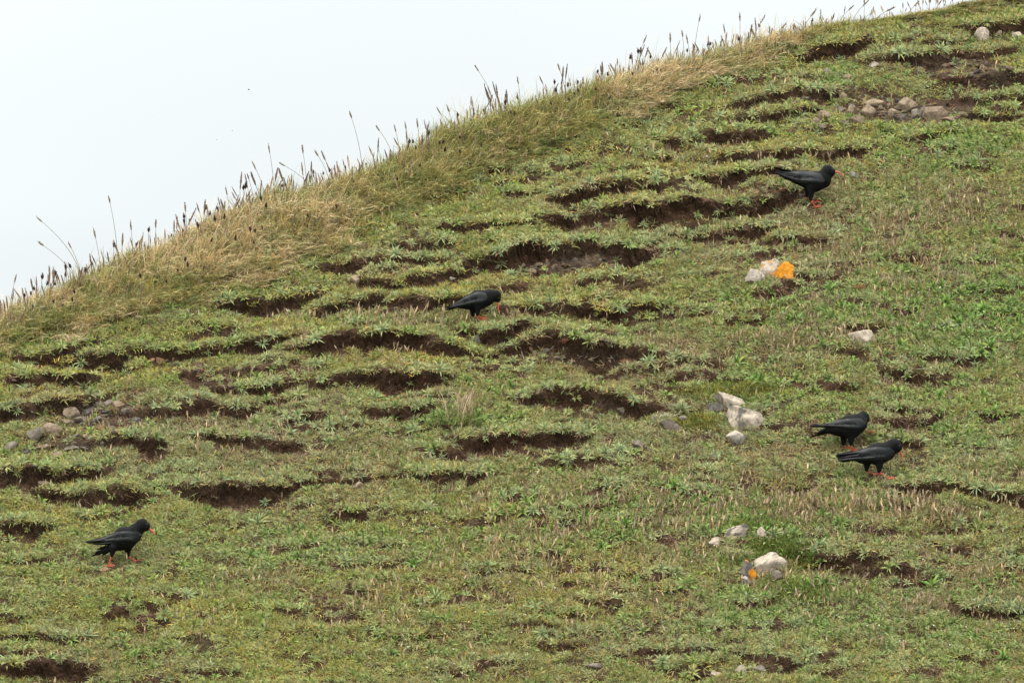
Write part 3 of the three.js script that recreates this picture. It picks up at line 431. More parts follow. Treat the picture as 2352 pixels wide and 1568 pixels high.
const tubeGeo = (pts, radii, sides = 8, sub = 4) => { const cv = new THREE.CatmullRomCurve3(pts), n = (pts.length - 1) * sub, b = new Bits(), P = [], r = []; for (let k = 0; k <= n; k++) { P.push(cv.getPoint(k / n)); const q = k / n * (radii.length - 1), i = Math.min(Math.floor(q), radii.length - 2); r.push(lerp(radii[i], radii[i + 1], q - i)); } b.tube(P, r, sides, WHITE); const g = b.geo(); g.deleteAttribute('color'); return g; };
function featherGeo(root, tip, w, lat, sag = 0.004) { // a vane with a raised shaft, rounded at the tip
  const n = 9, P = [], I = [], ax = tip.clone().sub(root), L = ax.length(); ax.normalize(); const side = lat.clone().addScaledVector(ax, -lat.dot(ax)).normalize(), nn = ax.clone().cross(side);
  for (let k = 0; k <= n; k++) {
    const t = k / n, ww = w * (0.55 + 0.45 * Math.sin(Math.PI * Math.min(1, t * 0.9 + 0.1))) * Math.sqrt(Math.max(0.03, 1 - Math.pow(t, 7))) * 0.5, c = root.clone().addScaledVector(ax, L * t).addScaledVector(nn, -sag * Math.sin(Math.PI * t));
    for (const [s, hgt] of [[-1, 0], [-0.12, 0.0007], [0, 0.0016], [0.12, 0.0007], [1, -0.0006], [0, -0.0014]]) { const q = c.clone().addScaledVector(side, s * ww).addScaledVector(nn, hgt); P.push(q.x, q.y, q.z); }
  }
  for (let k = 0; k < n; k++) for (let s = 0; s < 6; s++) { const a = k * 6 + s, b = k * 6 + (s + 1) % 6; I.push(a, b, a + 6, b, b + 6, a + 6); }
  const g = new THREE.BufferGeometry(); g.setAttribute('position', new THREE.Float32BufferAttribute(P, 3)); g.setIndex(I); g.computeVertexNormals(); return g;
}
function bird(spec, label) {
  const { o, zs, feet } = spec, k2 = 4096 / 2352, ph = ([x, y]) => [(o[0] + x / zs) / k2, (o[1] + y / zs) / k2];
  const hit = feet.map((f) => { const [px, py] = ph(f.foot); return at(px, py); });
  let zc = (hit[0].z + hit[1].z) / 2; const dz = clamp(Math.abs(hit[0].z - hit[1].z), 0.022, 0.075), firstNear = hit[0].z >= hit[1].z;
  const [ax, ay] = ph(spec.mid), r = ray(ax, ay), t = (zc - camera.position.z) / r.z, A = camera.position.clone().addScaledVector(r, t), u = unit(A) / k2 / zs;
  const g = new THREE.Group(); g.position.set(A.x, Math.min(...hit.map((h) => h.y)), zc);
  const oy = A.y - g.position.y, X = (x) => (x - spec.mid[0]) * u, Yy = (y) => oy - (y - spec.mid[1]) * u;
  const hz = dz / 2; feet.forEach((f, i) => { f.s = (i === 0) === firstNear ? 1 : -1; f.z = f.s * hz; f.hip = f.s * 0.021; const [x, y] = f.foot; const gx = A.x + X(x), gd = -(zc + f.z); f.gy = Math.max(Yy(y) - 0.004, groundH(gx, gd) - g.position.y); });
  // body: trunk, neck, head and feathered thighs in one surface
  const SQ = 0.86, caps = spec.body.map((c) => [X(c[0]), Yy(c[1]), (c[6] ?? 0) / SQ, c[2] * u, X(c[3]), Yy(c[4]), (c[7] ?? c[6] ?? 0) / SQ, c[5] * u]);
  const thigh = feet.map((f) => [X(f.thigh[0]), Yy(f.thigh[1]), f.hip / SQ, f.thigh[2] * u, X(f.thigh[3]), Yy(f.thigh[4]), f.hip * 1.1 / SQ, f.thigh[5] * u]);
  const smooth = (a, b, k) => { const h = clamp(0.5 + 0.5 * (b - a) / k); return lerp(b, a, h) - k * h * (1 - h); };
  const trunk = (x, y, z) => { const p = [x, y, z / SQ]; let s = 1; for (const c of caps) s = smooth(s, cone(p, c), 0.016); return s; };
  const body = (x, y, z) => { let s = trunk(x, y, z); const p = [x, y, z / SQ]; for (const c of thigh) s = smooth(s, cone(p, c), 0.012); return s + (noise3(x * 160, y * 160, z * 160) - 0.5) * 0.0022 + (noise3(x * 60, y * 60, z * 60) - 0.5) * 0.002; };
  const all = [...caps, ...thigh], lo = [0, 1, 2].map((q) => Math.min(...all.map((c) => Math.min(c[q] - c[3], c[4 + q] - c[7]))) - 0.012), hi = [0, 1, 2].map((q) => Math.max(...all.map((c) => Math.max(c[q] + c[3], c[4 + q] + c[7]))) + 0.012);
  const mesh = (name, geo, mat, par = g) => { const m = new THREE.Mesh(geo, mat); m.name = name; par.add(m); return m; };
  mesh('body', surfaceNet(body, lo, hi, 0.0036), MAT.plumage);
  // wings: a shell over the flank from the shoulder to the tip, with the long flight feathers under it
  const skin = (x, y, s, z0) => { for (let z = 0.1; z > 0; z -= 0.002) if (trunk(x, y, z * s) < 0) return Math.max(z + 0.003, z0); return z0; };
  const along = (L, t) => { const q = t * (L.length - 1), i = Math.min(Math.floor(q), L.length - 2); return [lerp(L[i][0], L[i + 1][0], q - i), lerp(L[i][1], L[i + 1][1], q - i)]; };
  for (const s of [1, -1]) {
    const off = s > 0 ? [0, 0] : spec.farShift ?? [10, -14], n = 26, m = 10, P = [], I = [], top = 0.016;
    for (let i = 0; i <= n; i++) for (let j = 0; j <= m; j++) {
      const t = i / n, q = j / m, [ux, uy] = along(spec.wingTop, t), [lx, ly] = along(spec.wingLow, t), x = X(lerp(ux, lx, q) + off[0]), y = Yy(lerp(uy, ly, q) + off[1]);
      const fade = sstep(1.0, 0.55, t); let z = Math.max(skin(x, y, s, 0) * (0.35 + 0.65 * fade), lerp(0.008, top, fade) + 0.012 * Math.sin(Math.PI * q) * fade); z += 0.0025 * Math.sin(q * 3.1 * 3) * sstep(0.1, 0.35, t);
      P.push(x, y, s * z);
    }
    const N = P.length / 3; for (let i = 0; i < N; i++) P.push(P[3 * i], P[3 * i + 1], P[3 * i + 2] - s * 0.003);
    for (let i = 0; i < n; i++) for (let j = 0; j < m; j++) { const a = i * (m + 1) + j, b = a + 1, c = a + m + 1, e = c + 1; s > 0 ? I.push(a, c, b, b, c, e) : I.push(a, b, c, b, e, c); const w = N; s > 0 ? I.push(a + w, b + w, c + w, b + w, e + w, c + w) : I.push(a + w, c + w, b + w, b + w, c + w, e + w); }
    const rim = (a, b) => I.push(a, b, a + N, b, b + N, a + N); for (let i = 0; i < n; i++) { rim(i * (m + 1), (i + 1) * (m + 1)); rim(i * (m + 1) + m, (i + 1) * (m + 1) + m); }
    const geo = new THREE.BufferGeometry(); geo.setAttribute('position', new THREE.Float32BufferAttribute(P, 3)); geo.setIndex(I); geo.computeVertexNormals();
    const w = mesh('wing', geo, MAT.wing);
    const list = s > 0 ? spec.primaries : spec.farPrimaries ?? spec.primaries;
    list.forEach(([rx, ry, tx, ty, ww], i) => { const rt = V(X(rx + off[0]), Yy(ry + off[1]), s * (skin(X(rx), Yy(ry), s, 0.014) * 0.9 - 0.002 - 0.0015 * i)), tp = V(X(tx + off[0]), Yy(ty + off[1]), s * (0.010 - 0.0022 * i)); mesh('feather', featherGeo(rt, tp, ww * u, V(0.25, 0.9, 0.35 * s), 0.002), MAT.wing, w); });
    // coverts: short overlapping rows along the lower edge of the shell
    for (let i = 0; i < 7; i++) { const t = 0.22 + i * 0.085, [ux, uy] = along(spec.wingTop, t), [lx, ly] = along(spec.wingLow, t), q = 0.78, x = lerp(ux, lx, q) + off[0], y = lerp(uy, ly, q) + off[1], [ux2, uy2] = along(spec.wingTop, Math.min(1, t + 0.3)), [lx2, ly2] = along(spec.wingLow, Math.min(1, t + 0.3)), x2 = lerp(ux2, lx2, 0.92) + off[0], y2 = lerp(uy2, ly2, 0.92) + off[1]; mesh('feather', featherGeo(V(X(x), Yy(y), s * (skin(X(x), Yy(y), s, 0.012) + 0.001)), V(X(x2), Yy(y2), s * (skin(X(x2), Yy(y2), s, 0.008) * 0.9 + 0.0006 * i)), 0.017, V(0.15, 0.9, 0.3 * s), 0.001), MAT.wing, w); }
  }
  const tl = new THREE.Group(); tl.name = 'tail'; g.add(tl);
  spec.tail.forEach(([tx, ty, z], i) => mesh('feather', featherGeo(V(X(spec.tailRoot[0]), Yy(spec.tailRoot[1]), z * 0.3), V(X(tx), Yy(ty), z), 0.021, V(0, spec.tailFlat ?? 0.5, 1), 0.002), MAT.plumage, tl));
  // bill: downcurved, upper and lower halves
  const [b0, b1, b2] = spec.bill, bz = spec.billZ ?? [0, 0, 0], B = [V(X(b0[0]), Yy(b0[1]), bz[0]), V(X(b1[0]), Yy(b1[1]), bz[1]), V(X(b2[0]), Yy(b2[1]), bz[2])], bd = B[2].clone().sub(B[0]).normalize(), bn = V(-bd.y, bd.x, 0);
  const bill = mesh('bill', tubeGeo(B.map((p, i) => p.clone().addScaledVector(bn, 0.0012 * (1 - i / 2))), [0.0052, 0.0042, 0.0012], 8, 5), MAT.bill);
  mesh('lower_bill', tubeGeo([B[0].clone().addScaledVector(bn, -0.002), B[1].clone().addScaledVector(bn, -0.0017), B[1].clone().lerp(B[2], 0.86).addScaledVector(bn, -0.0012)], [0.0042, 0.0032, 0.0009], 7, 5), MAT.bill, bill);
  for (const s of spec.eyeZ ?? [1, -1]) { const eg = new THREE.SphereGeometry(0.0042, 12, 9), [ex, ey] = spec.eye; let z = 0; const x = X(ex), y = Yy(ey), hz0 = spec.headZ ?? 0; for (z = 0.06; z > 0; z -= 0.0005) if (trunk(x, y, hz0 + s * z) < 0) break; eg.translate(x, y, hz0 + s * (z + 0.0006)); mesh('eye', eg, MAT.eye); }
  // legs: shank, three toes forward, one back, each with a claw
  feet.forEach((f) => {
    const knee = V(X(f.knee[0]), Yy(f.knee[1]), f.hip * 1.1), ank = V(X(f.foot[0]), f.gy + 0.005, f.z);
    const leg = mesh('leg', tubeGeo([knee.clone().add(V(-0.001, 0.012, 0)), knee, knee.clone().lerp(ank, 0.5), ank], [0.0046, 0.0044, 0.0034, 0.0042], 8, 3), MAT.leg);
    const fw = f.dir ?? [1, 0], hy = (x, z) => groundH(A.x + x, -(zc + z)) - g.position.y + 0.009;
    for (const [a, L] of [[0.42, 0.030], [0, 0.036], [-0.42, 0.030], [Math.PI, 0.022]]) {
      const dx = Math.cos(a) * (f.stretch ?? 1), dzz = Math.sin(a), q = (k) => { const x = ank.x + dx * L * k, z = ank.z + dzz * L * k; return V(x, f.lift ? lerp(ank.y, ank.y + f.lift * (a === Math.PI ? -1 : 1), k) : Math.max(hy(x, z), ank.y - 0.012 * k) , z); };
      const e = q(1), m1 = q(0.55); m1.y += 0.004;
      mesh('toe', tubeGeo([ank, m1, e], [0.0032, 0.0027, 0.0020], 6, 3), MAT.leg, leg);
      mesh('claw', tubeGeo([e, q(1.12).add(V(0, 0.0012, 0)), q(1.25).add(V(0, -0.003, 0))], [0.0021, 0.0015, 0.0003], 5, 2), MAT.claw, leg);
    }
    KEEP.push([A.x + ank.x, -(zc + ank.z), 0.05]);
  });
  tag(add(g, 'chough_bird'), label, 'bird', 'black choughs feeding on the slope'); return g;
}
bird({ o: [3000, 600], zs: 4.704, mid: [1200, 700], body: [[1385, 565, 148, 1210, 592, 192], [1210, 592, 192, 930, 520, 128], [930, 520, 128, 720, 500, 66], [1400, 480, 122, 1470, 400, 104], [1478, 388, 106, 1535, 412, 82]],
  feet: [{ thigh: [1150, 720, 88, 1140, 930, 34], knee: [1145, 945], foot: [1245, 1100] }, { thigh: [1095, 710, 75, 1078, 870, 28], knee: [1080, 885], foot: [1235, 1003], stretch: 1.2 }],
  wingTop: [[1395, 540], [1330, 440], [1150, 402], [950, 392], [780, 395], [620, 415], [480, 400]], wingLow: [[1418, 585], [1370, 625], [1150, 615], [960, 630], [800, 590], [650, 535], [480, 418]],
  primaries: [[930, 470, 475, 405, 46], [920, 500, 500, 442, 44], [910, 530, 565, 492, 44], [900, 560, 640, 540, 44]], tailRoot: [850, 430], tail: [[450, 316, 0.012], [455, 322, -0.012], [470, 335, 0.024], [500, 345, -0.024], [560, 365, 0.0]], tailFlat: 0.8,
  bill: [[1585, 405], [1690, 425], [1762, 486]], eye: [1552, 362] }, 'black chough striding with raised tail between stony ground and lichened rocks');
bird({ o: [1700, 1080], zs: 5.88, mid: [1250, 800], body: [[1455, 655, 190, 1250, 700, 222], [1250, 700, 222, 1000, 765, 152], [1000, 765, 152, 800, 835, 70], [1530, 595, 138, 1660, 592, 116], [1668, 600, 116, 1708, 690, 72]],
  feet: [{ thigh: [1120, 870, 92, 1125, 1050, 44], knee: [1145, 1062], foot: [1275, 1205] }, { thigh: [1240, 870, 85, 1235, 1040, 44], knee: [1250, 1052], foot: [1360, 1188] }],
  wingTop: [[1480, 640], [1420, 525], [1250, 500], [1060, 570], [850, 690], [680, 790], [540, 870]], wingLow: [[1480, 660], [1420, 740], [1250, 800], [1050, 830], [900, 850], [750, 880], [520, 905]],
  primaries: [[930, 760, 560, 870, 50], [920, 790, 505, 905, 50], [910, 820, 460, 944, 50]], tailRoot: [880, 810], tail: [[465, 865, 0.012], [480, 885, -0.012], [500, 925, 0.02], [560, 935, -0.02], [520, 900, 0]],
  bill: [[1708, 745], [1722, 880], [1726, 1005]], eye: [1735, 660] }, 'black chough bowing with its red bill pointed straight down at a soil bank');
bird({ o: [3180, 1600], zs: 4.238, mid: [950, 550], body: [[1085, 405, 145, 940, 450, 198], [940, 450, 198, 740, 475, 128], [740, 475, 128, 560, 505, 58], [1085, 335, 112, 1165, 292, 94, -0.01, -0.03], [1165, 288, 90, 1200, 320, 76, -0.03, -0.045]],
  feet: [{ thigh: [955, 590, 80, 955, 738, 36], knee: [950, 745], foot: [1002, 872] }, { thigh: [832, 590, 70, 830, 742, 32], knee: [835, 755], foot: [892, 865] }],
  wingTop: [[1200, 375], [1120, 302], [900, 312], [700, 337], [580, 395], [420, 414], [250, 432]], wingLow: [[1205, 410], [1150, 485], [1000, 492], [860, 478], [650, 445], [450, 442], [250, 441]],
  primaries: [[720, 395, 250, 436, 40], [710, 410, 330, 446, 40], [700, 425, 410, 458, 40]], farPrimaries: [[740, 470, 400, 528, 70], [730, 490, 365, 552, 60]], farShift: [0, 0], tailRoot: [660, 520], tail: [[250, 625, 0.012], [285, 610, -0.012], [345, 570, 0.022], [380, 555, -0.02], [300, 600, 0]],
  bill: [[1205, 385], [1204, 460], [1190, 528]], billZ: [-0.06, -0.06, -0.055], headZ: -0.04, eye: [1215, 320] }, 'black chough with its head turned away, wing spread over its flank, near another');
bird({ o: [3180, 1600], zs: 4.238, mid: [1400, 1000], body: [[1555, 880, 148, 1405, 912, 180], [1405, 912, 180, 1150, 950, 118], [1150, 950, 118, 950, 962, 55], [1580, 825, 122, 1680, 770, 110], [1690, 765, 106, 1735, 802, 84]],
  feet: [{ thigh: [1430, 1020, 82, 1432, 1200, 36], knee: [1440, 1215], foot: [1605, 1358] }, { thigh: [1235, 1010, 85, 1222, 1172, 36], knee: [1215, 1185], foot: [1345, 1278], stretch: 1.2 }],
  wingTop: [[1690, 855], [1600, 792], [1400, 790], [1250, 802], [1050, 866], [850, 898], [705, 930]], wingLow: [[1692, 905], [1600, 1000], [1510, 1010], [1350, 1030], [1050, 1022], [850, 1032], [745, 1043]],
  primaries: [[1230, 880, 700, 930, 46], [1220, 920, 735, 990, 46], [1210, 965, 770, 1045, 46]], tailRoot: [1140, 975], tail: [[700, 938, 0.012], [740, 990, -0.012], [775, 1040, 0.02], [800, 1055, -0.02], [760, 1010, 0]],
  bill: [[1785, 855], [1822, 940], [1840, 1036]], eye: [1768, 775] }, 'black chough walking with its bill angled down and long layered wing, just below another');
bird({ o: [300, 2030], zs: 5.8075, mid: [1200, 800], body: [[1350, 640, 190, 1150, 715, 270], [1150, 715, 270, 960, 820, 178], [960, 820, 178, 810, 900, 85], [1400, 530, 158, 1540, 420, 140], [1560, 402, 144, 1630, 435, 108]],
  feet: [{ thigh: [885, 940, 100, 845, 1115, 36], knee: [838, 1125], foot: [772, 1392] }, { thigh: [1215, 900, 105, 1218, 1108, 44], knee: [1225, 1130], foot: [1405, 1268], lift: 0.004, stretch: 1.1 }],
  wingTop: [[1540, 610], [1450, 540], [1200, 540], [950, 560], [650, 690], [420, 760], [230, 795]], wingLow: [[1545, 680], [1420, 800], [1200, 765], [1000, 792], [820, 806], [500, 806], [230, 810]],
  primaries: [[930, 720, 230, 802, 50], [940, 750, 310, 808, 50], [1000, 800, 390, 862, 52], [1000, 815, 440, 858, 52]], tailRoot: [980, 870], tail: [[360, 1132, 0.01], [480, 1110, 0.016], [610, 1112, 0.02], [490, 968, -0.012], [560, 935, -0.02], [430, 1060, 0]], tailFlat: 1.6,
  bill: [[1712, 490], [1800, 560], [1858, 655]], eye: [1668, 385] }, 'black chough walking alone over smooth turf with drooping tail and crossed wing tips');
// ------------------------------------------------------------------ ground cover
{
  const R = rng(4242), N = 215000, lipR = [], soilR = [];
  for (let k = 0; k < N; k++) {
    const x = lerp(-3.75, 3.75, R()), d = lerp(-3.95, 4.3, R()), crest = browY(x) / TAN;
    if (d > crest + 0.7) continue;
    const { p, b } = pos(x, d), [px, py] = toPhoto(p), lg = longGrass(x, d), st = blob(STONY, px, py), gap = fbm(x * 7 + 90, d * 13 + 4, 3), brown = blob(BROWN, px, py), kept = near(x, d);
    const cover = (1 - 0.93 * b.bare) * (1 - 0.92 * sstep(0.15, 0.6, st * (0.6 + 0.9 * fbm(x * 8, d * 12 + 60, 3)))) * (0.35 + 0.65 * sstep(0.36, 0.49, gap - brown * 0.07)) * (0.7 + 0.3 * sstep(0.3, 0.5, fbm(x * 22, d * 34, 2)));
    const c = toneAt(px, py, x, d, R), n = slopeNormal(x, d), r = R();
    if (lg > 0.5 && R() < lg) { // long grass belt
      if (r < 0.46) {
        const dry = sstep(0.3, 0.7, fbm(x * 2.5 + 3, d * 3, 3)), thin = px > 1750 ? lerp(1, 0.38, sstep(1750, 2150, px)) : 1, hgt = (0.7 + 0.5 * R()) * (0.55 + 0.9 * fbm(x * 5 + 2, d * 6, 2)) * thin * lerp(0.35, 1, sstep(-0.1, 0.4, d - piecewise(longTable, x)));
        const cc = col(0.33, 0.31, 0.105).lerp(col(0.56, 0.465, 0.27), clamp(dry * 0.9 + 0.12 + (R() - 0.5) * 0.6)).lerp(col(0.17, 0.25, 0.07), R() < 0.28 ? 0.75 : 0); cc.multiplyScalar(0.8 + 0.4 * R());
        if (!kept) S.long.put(Math.abs(crest - d) < 0.3 && R() < 0.14 ? 5 : (R() * 5) | 0, p, n.clone().lerp(Y, 0.75).normalize(), (R() - 0.5) * 3.2, 0.85 + 0.3 * R(), hgt, cc);
      } else if (r < 0.50) S.thatch.put(k, p, n, R() * 6.28, 1.2, 1.4, TONE.straw.clone().multiplyScalar(0.6 + 0.5 * R()));
      else if (r < 0.51 + 0.05 * sstep(0.5, 0.1, crest - d) && d < crest + 0.3) { const s = 0.5 + 0.7 * R(); S.browSpike.put(k, p, V((R() - 0.55) * 0.35, 1, (R() - 0.3) * 0.3).normalize(), R() * 6.28, s, s * (px > 1750 ? 0.6 : 1), col(0.24, 0.165, 0.105).multiplyScalar(0.45 + 0.9 * R())); }
      continue;
    }
    if (d > crest + 0.35 || R() > cover) { if (b.bare > 0.3 && R() < 0.05) S.thatch.put(k, p, n, R() * 6.28, 0.7, 0.7, TONE.straw.clone().multiplyScalar(0.35 + 0.4 * R())); if (b.bare > 0.5 && R() < 0.035 && py < 1300) soilR.push([p, n]); continue; }
    const gr = blob(GREY, px, py), g = blob(GREEN, px, py), y = blob(YELLOW, px, py);
    let wT = 0.40 + 0.3 * y, wR = 0.34 + 0.3 * gr + 0.5 * b.edge, wH = 0.05 + 0.42 * g, wD = 0.20 + 0.34 * brown + 0.1 * st; const q = R() * (wT + wR + wH + wD);
    if (kept && R() < 0.5) continue; const hush = kept ? 0.4 : 1;
    if (q < wT) S.turf.put((R() * 4) | 0, p, n.clone().lerp(Y, 0.25).normalize(), R() * 6.28, 0.8 + 0.5 * R(), (0.7 + 0.6 * R()) * hush, c.clone().lerp(TONE.yellow, 0.25 * R()).multiplyScalar(1.08));
    else if (q < wT + wR) { if (b.edge > 0.5 && lipR.length < 600 && R() < 0.4) lipR.push([p, n]); const s = 0.6 + 0.75 * R() * R() + 0.25 * b.edge; S.rosette.put((R() * 4) | 0, p, n.clone().add(V((R() - 0.5) * 0.4, 0, (R() - 0.3) * 0.4 + b.edge * 0.5)).normalize(), R() * 6.28, s, s * hush, c.clone().lerp(TONE.grey, 0.4).multiplyScalar(0.85 + 0.4 * R())); }
    else if (q < wT + wR + wH) { const s = 0.6 + 0.6 * R(); S.herb.put(k, p, n, R() * 6.28, s, s * hush, c.clone().lerp(TONE.green, 0.6).multiplyScalar(1.05)); }
    else S.thatch.put(k, p, n, R() * 6.28, 0.8 + 0.4 * R(), 0.9, TONE.straw.clone().lerp(TONE.dark, clamp(R() * 1.1 + 0.15 - brown * 0.3)).multiplyScalar(0.7 + 0.5 * R()));
  }
  // seed spikes
  for (let k = 0; k < 130000; k++) {
    const x = lerp(-3.7, 3.7, R()), d = lerp(-3.9, 3.6, R()); if (near(x, d)) continue; const { p, b } = pos(x, d), [px, py] = toPhoto(p), dens = blob(SPIKES, px, py) * 1.05 * sstep(0.35, 0.6, fbm(x * 5 + 4, d * 8, 3)) + 0.025; if (R() > dens || longGrass(x, d) > 0.6 || b.bare > 0.6) continue;
    const s = 0.5 + 0.9 * R() + 0.25 * blob(SPIKES, px, py); S.spike.put(k, p, V((R() - 0.5) * 0.7, 1, (R() - 0.3) * 0.6).normalize(), R() * 6.28, s, s, col(0.50, 0.36, 0.19).lerp(col(0.26, 0.20, 0.12), R()).multiplyScalar(0.6 + 0.7 * R()));
  }
  for (let k = 0; k < 90000; k++) {
    const x = lerp(-3.7, 3.7, R()), d = lerp(-3.9, 3.2, R()); if (near(x, d)) continue; const { p, b } = pos(x, d), [px, py] = toPhoto(p), dens = clamp(0.3 * blob(SPIKES, px, py) + 0.5 * blob(BROWN, px, py)) * sstep(0.4, 0.65, fbm(x * 4 + 44, d * 6, 3)) + 0.012; if (R() > dens || longGrass(x, d) > 0.4 || b.bare > 0.5) continue;
    S.stalks.put(k, p, V(0, 1, 0.15).normalize(), R() * 6.28, 0.8 + 0.4 * R(), 0.5 + 0.8 * R(), col(0.30, 0.215, 0.14).multiplyScalar(0.5 + 0.8 * R()));
  }
  // moss cushions by the lower rocks and the outcrop
  for (const [mx, my, a, bb, n, t] of [[1810, 1262, 90, 34, 520, 0], [1740, 1206, 70, 16, 180, 0], [1838, 1298, 26, 12, 90, 1], [1690, 900, 130, 26, 300, 1], [1600, 968, 60, 18, 110, 1], [1850, 1360, 90, 24, 180, 0]]) for (let k = 0; k < n; k++) {
    const f = R() * 6.28, q = Math.sqrt(R()), pt = at(mx + Math.cos(f) * q * a, my + Math.sin(f) * q * bb); if (!pt || near(pt.x, -pt.z)) continue;
    S.moss.put(k, pt, slopeNormal(pt.x, -pt.z), R() * 6.28, 0.8 + 0.6 * R(), 0.9 + 1.4 * (1 - q * q), col(0.13, 0.20, 0.05).lerp(col(0.25, 0.24, 0.06), t * 0.5 + R() * 0.4).multiplyScalar(0.55 + 0.9 * R()));
  }
  for (const s of Object.values(S)) s.done();

  // single plants that can be told apart
  const tints = [MAT.leaf.clone(), MAT.leaf.clone(), MAT.leaf.clone()]; tints[0].color = TONE.grey.clone().multiplyScalar(1.15); tints[1].color = TONE.green.clone().multiplyScalar(1.15); tints[2].color = col(0.15, 0.165, 0.07);
  const G = variants(5, (k) => rosetteGeo(1200 + k, { leaves: 22, len: 0.055, wid: 0.0075, lift: 0.95, droop: 0.9, dead: 0.08, spread: 0.006 })), GB = variants(3, (k) => rosetteGeo(1230 + k, { leaves: 16, len: 0.07, wid: 0.014, lift: 1.15, droop: 1.1, dead: 0.06, spread: 0.012 }));
  const plant = (name, label, group, geo, mat, p, n, s) => { const m = new THREE.Mesh(geo, mat); m.position.copy(p); m.quaternion.setFromUnitVectors(Y, n); m.rotateY(R() * 6.28); m.scale.setScalar(s); tag(add(m, name), label + ' near ' + nearTo(p), 'plant', group + ' near ' + nearTo(p)); };
  const inView = (p) => { const [a, b] = toPhoto(p); return a > 5 && a < 2347 && b > 5 && b < 1563; };
  lipR.filter(([p]) => inView(p)).slice(0, 190).forEach(([p, n], i) => plant('plantain_rosette', 'grey-green plantain rosette hanging over a soil bank', 'rosettes along the lips of the soil banks', G[i % 5], tints[0], p, n.clone().add(V((R() - 0.5) * 0.4, 0, 0.5)).normalize(), 0.7 + 0.45 * R()));
  soilR.filter(([p]) => inView(p)).slice(0, 90).forEach(([p, n], i) => plant('plantain_rosette', 'pale plantain rosette rooted on bare soil', 'rosettes on bare soil', G[(i + 2) % 5], tints[i % 3 ? 0 : 2], p, n.clone().add(V(0, 0, 0.3)).normalize(), 0.55 + 0.45 * R()));
  let made = 0; for (let k = 0; k < 900 && made < 90; k++) { const px = 900 + 1440 * R(), py = 300 + 1250 * R(); if (R() > blob(GREEN, px, py)) continue; const p = at(px, py); if (!p || near(p.x, -p.z) || bankAt(p.x, -p.z).bare > 0.3 || longGrass(p.x, -p.z) > 0.3) continue; made++; plant('leafy_herb', 'bright green broad-leaved herb clump in turf', 'broad-leaved herb clumps', GB[k % 3], tints[1], p, slopeNormal(p.x, -p.z), 0.6 + 0.5 * R()); }
}
// the tall grass clump in the middle of the slope
{
  const p = at(1055, 975), g = new THREE.Group(); g.position.copy(p);
  const green = new THREE.Mesh(tuftGeo(31, { blades: 260, len: 0.14, wid: 0.005, r: 0.13, lift: [0.5, 1.45], droop: 1.2, dead: 0.15, segs: 4 }), MAT.leaf.clone()); green.material.color = col(0.15, 0.20, 0.055); green.name = 'blades';
  const dry = new THREE.Mesh(tuftGeo(32, { blades: 90, len: 0.22, wid: 0.0044, r: 0.10, lift: [1.1, 1.6], droop: 0.7, dead: 0, segs: 4 }), MAT.straw.clone()); dry.material.color = col(0.36, 0.27, 0.17); dry.name = 'dry_stalks';
  g.add(green, dry); tag(add(g, 'grass_clump'), 'tall green grass clump with dry stalks standing out of low turf', 'grass clump');
}
// bearded lichen tufts on rocks, rusty tufts of dead stems
const fuzz = (name, label, px, py, r, blades, c, len) => { const p = at(px, py), m = new THREE.Mesh(tuftGeo(px, { blades, len, wid: 0.0022, r, lift: [-0.3, 1.5], droop: 2.4, dead: 0.1, deadTone: col(0.8, 0.8, 0.8), segs: 4 }), MAT.lichen.clone()); m.material.color = c; m.position.copy(p); m.position.y += 0.02; m.position.z += 0.03; tag(add(m, name), label, 'lichen'); return m; };
fuzz('bearded_lichen', 'pale bearded lichen growing over the top of a slanting grey rock', 1528, 978, 0.05, 240, col(0.36, 0.34, 0.19), 0.045).position.y += 0.035;
fuzz('bearded_lichen', 'pale bearded lichen on soil upslope of the slanting grey rock', 1545, 938, 0.06, 140, col(0.27, 0.24, 0.14), 0.03);
fuzz('bearded_lichen', 'shaggy yellowish lichen tuft hanging below the small cream stones', 1680, 1290, 0.06, 300, col(0.34, 0.32, 0.14), 0.055).position.y += 0.035;
fuzz('bearded_lichen', 'smaller lichen tuft between the mossy cushion and large cream rock', 1715, 1287, 0.04, 120, col(0.27, 0.25, 0.12), 0.04).position.y += 0.02;
fuzz('bearded_lichen', 'lichen tuft at the foot of the broad cream and grey slab', 1726, 992, 0.04, 120, col(0.28, 0.28, 0.13), 0.035);
fuzz('bearded_lichen', 'lichen fringe along the rough grey boulder below the outcrop', 1714, 1006, 0.03, 90, col(0.28, 0.28, 0.13), 0.03);
for (const [x, y, l] of [[2000, 1001, 'beside the bird with its head turned away'], [1302, 790, 'on the root-covered soil bank'], [1440, 838, 'at the foot of the root-covered soil bank'], [1975, 668, 'in turf near the orange lichened slab']]) { const m = fuzz('rusty_tuft', 'rusty brown tuft of dead stems ' + l, x, y, 0.03, 110, col(0.30, 0.13, 0.055), 0.03); m.userData.category = 'dead tuft'; }

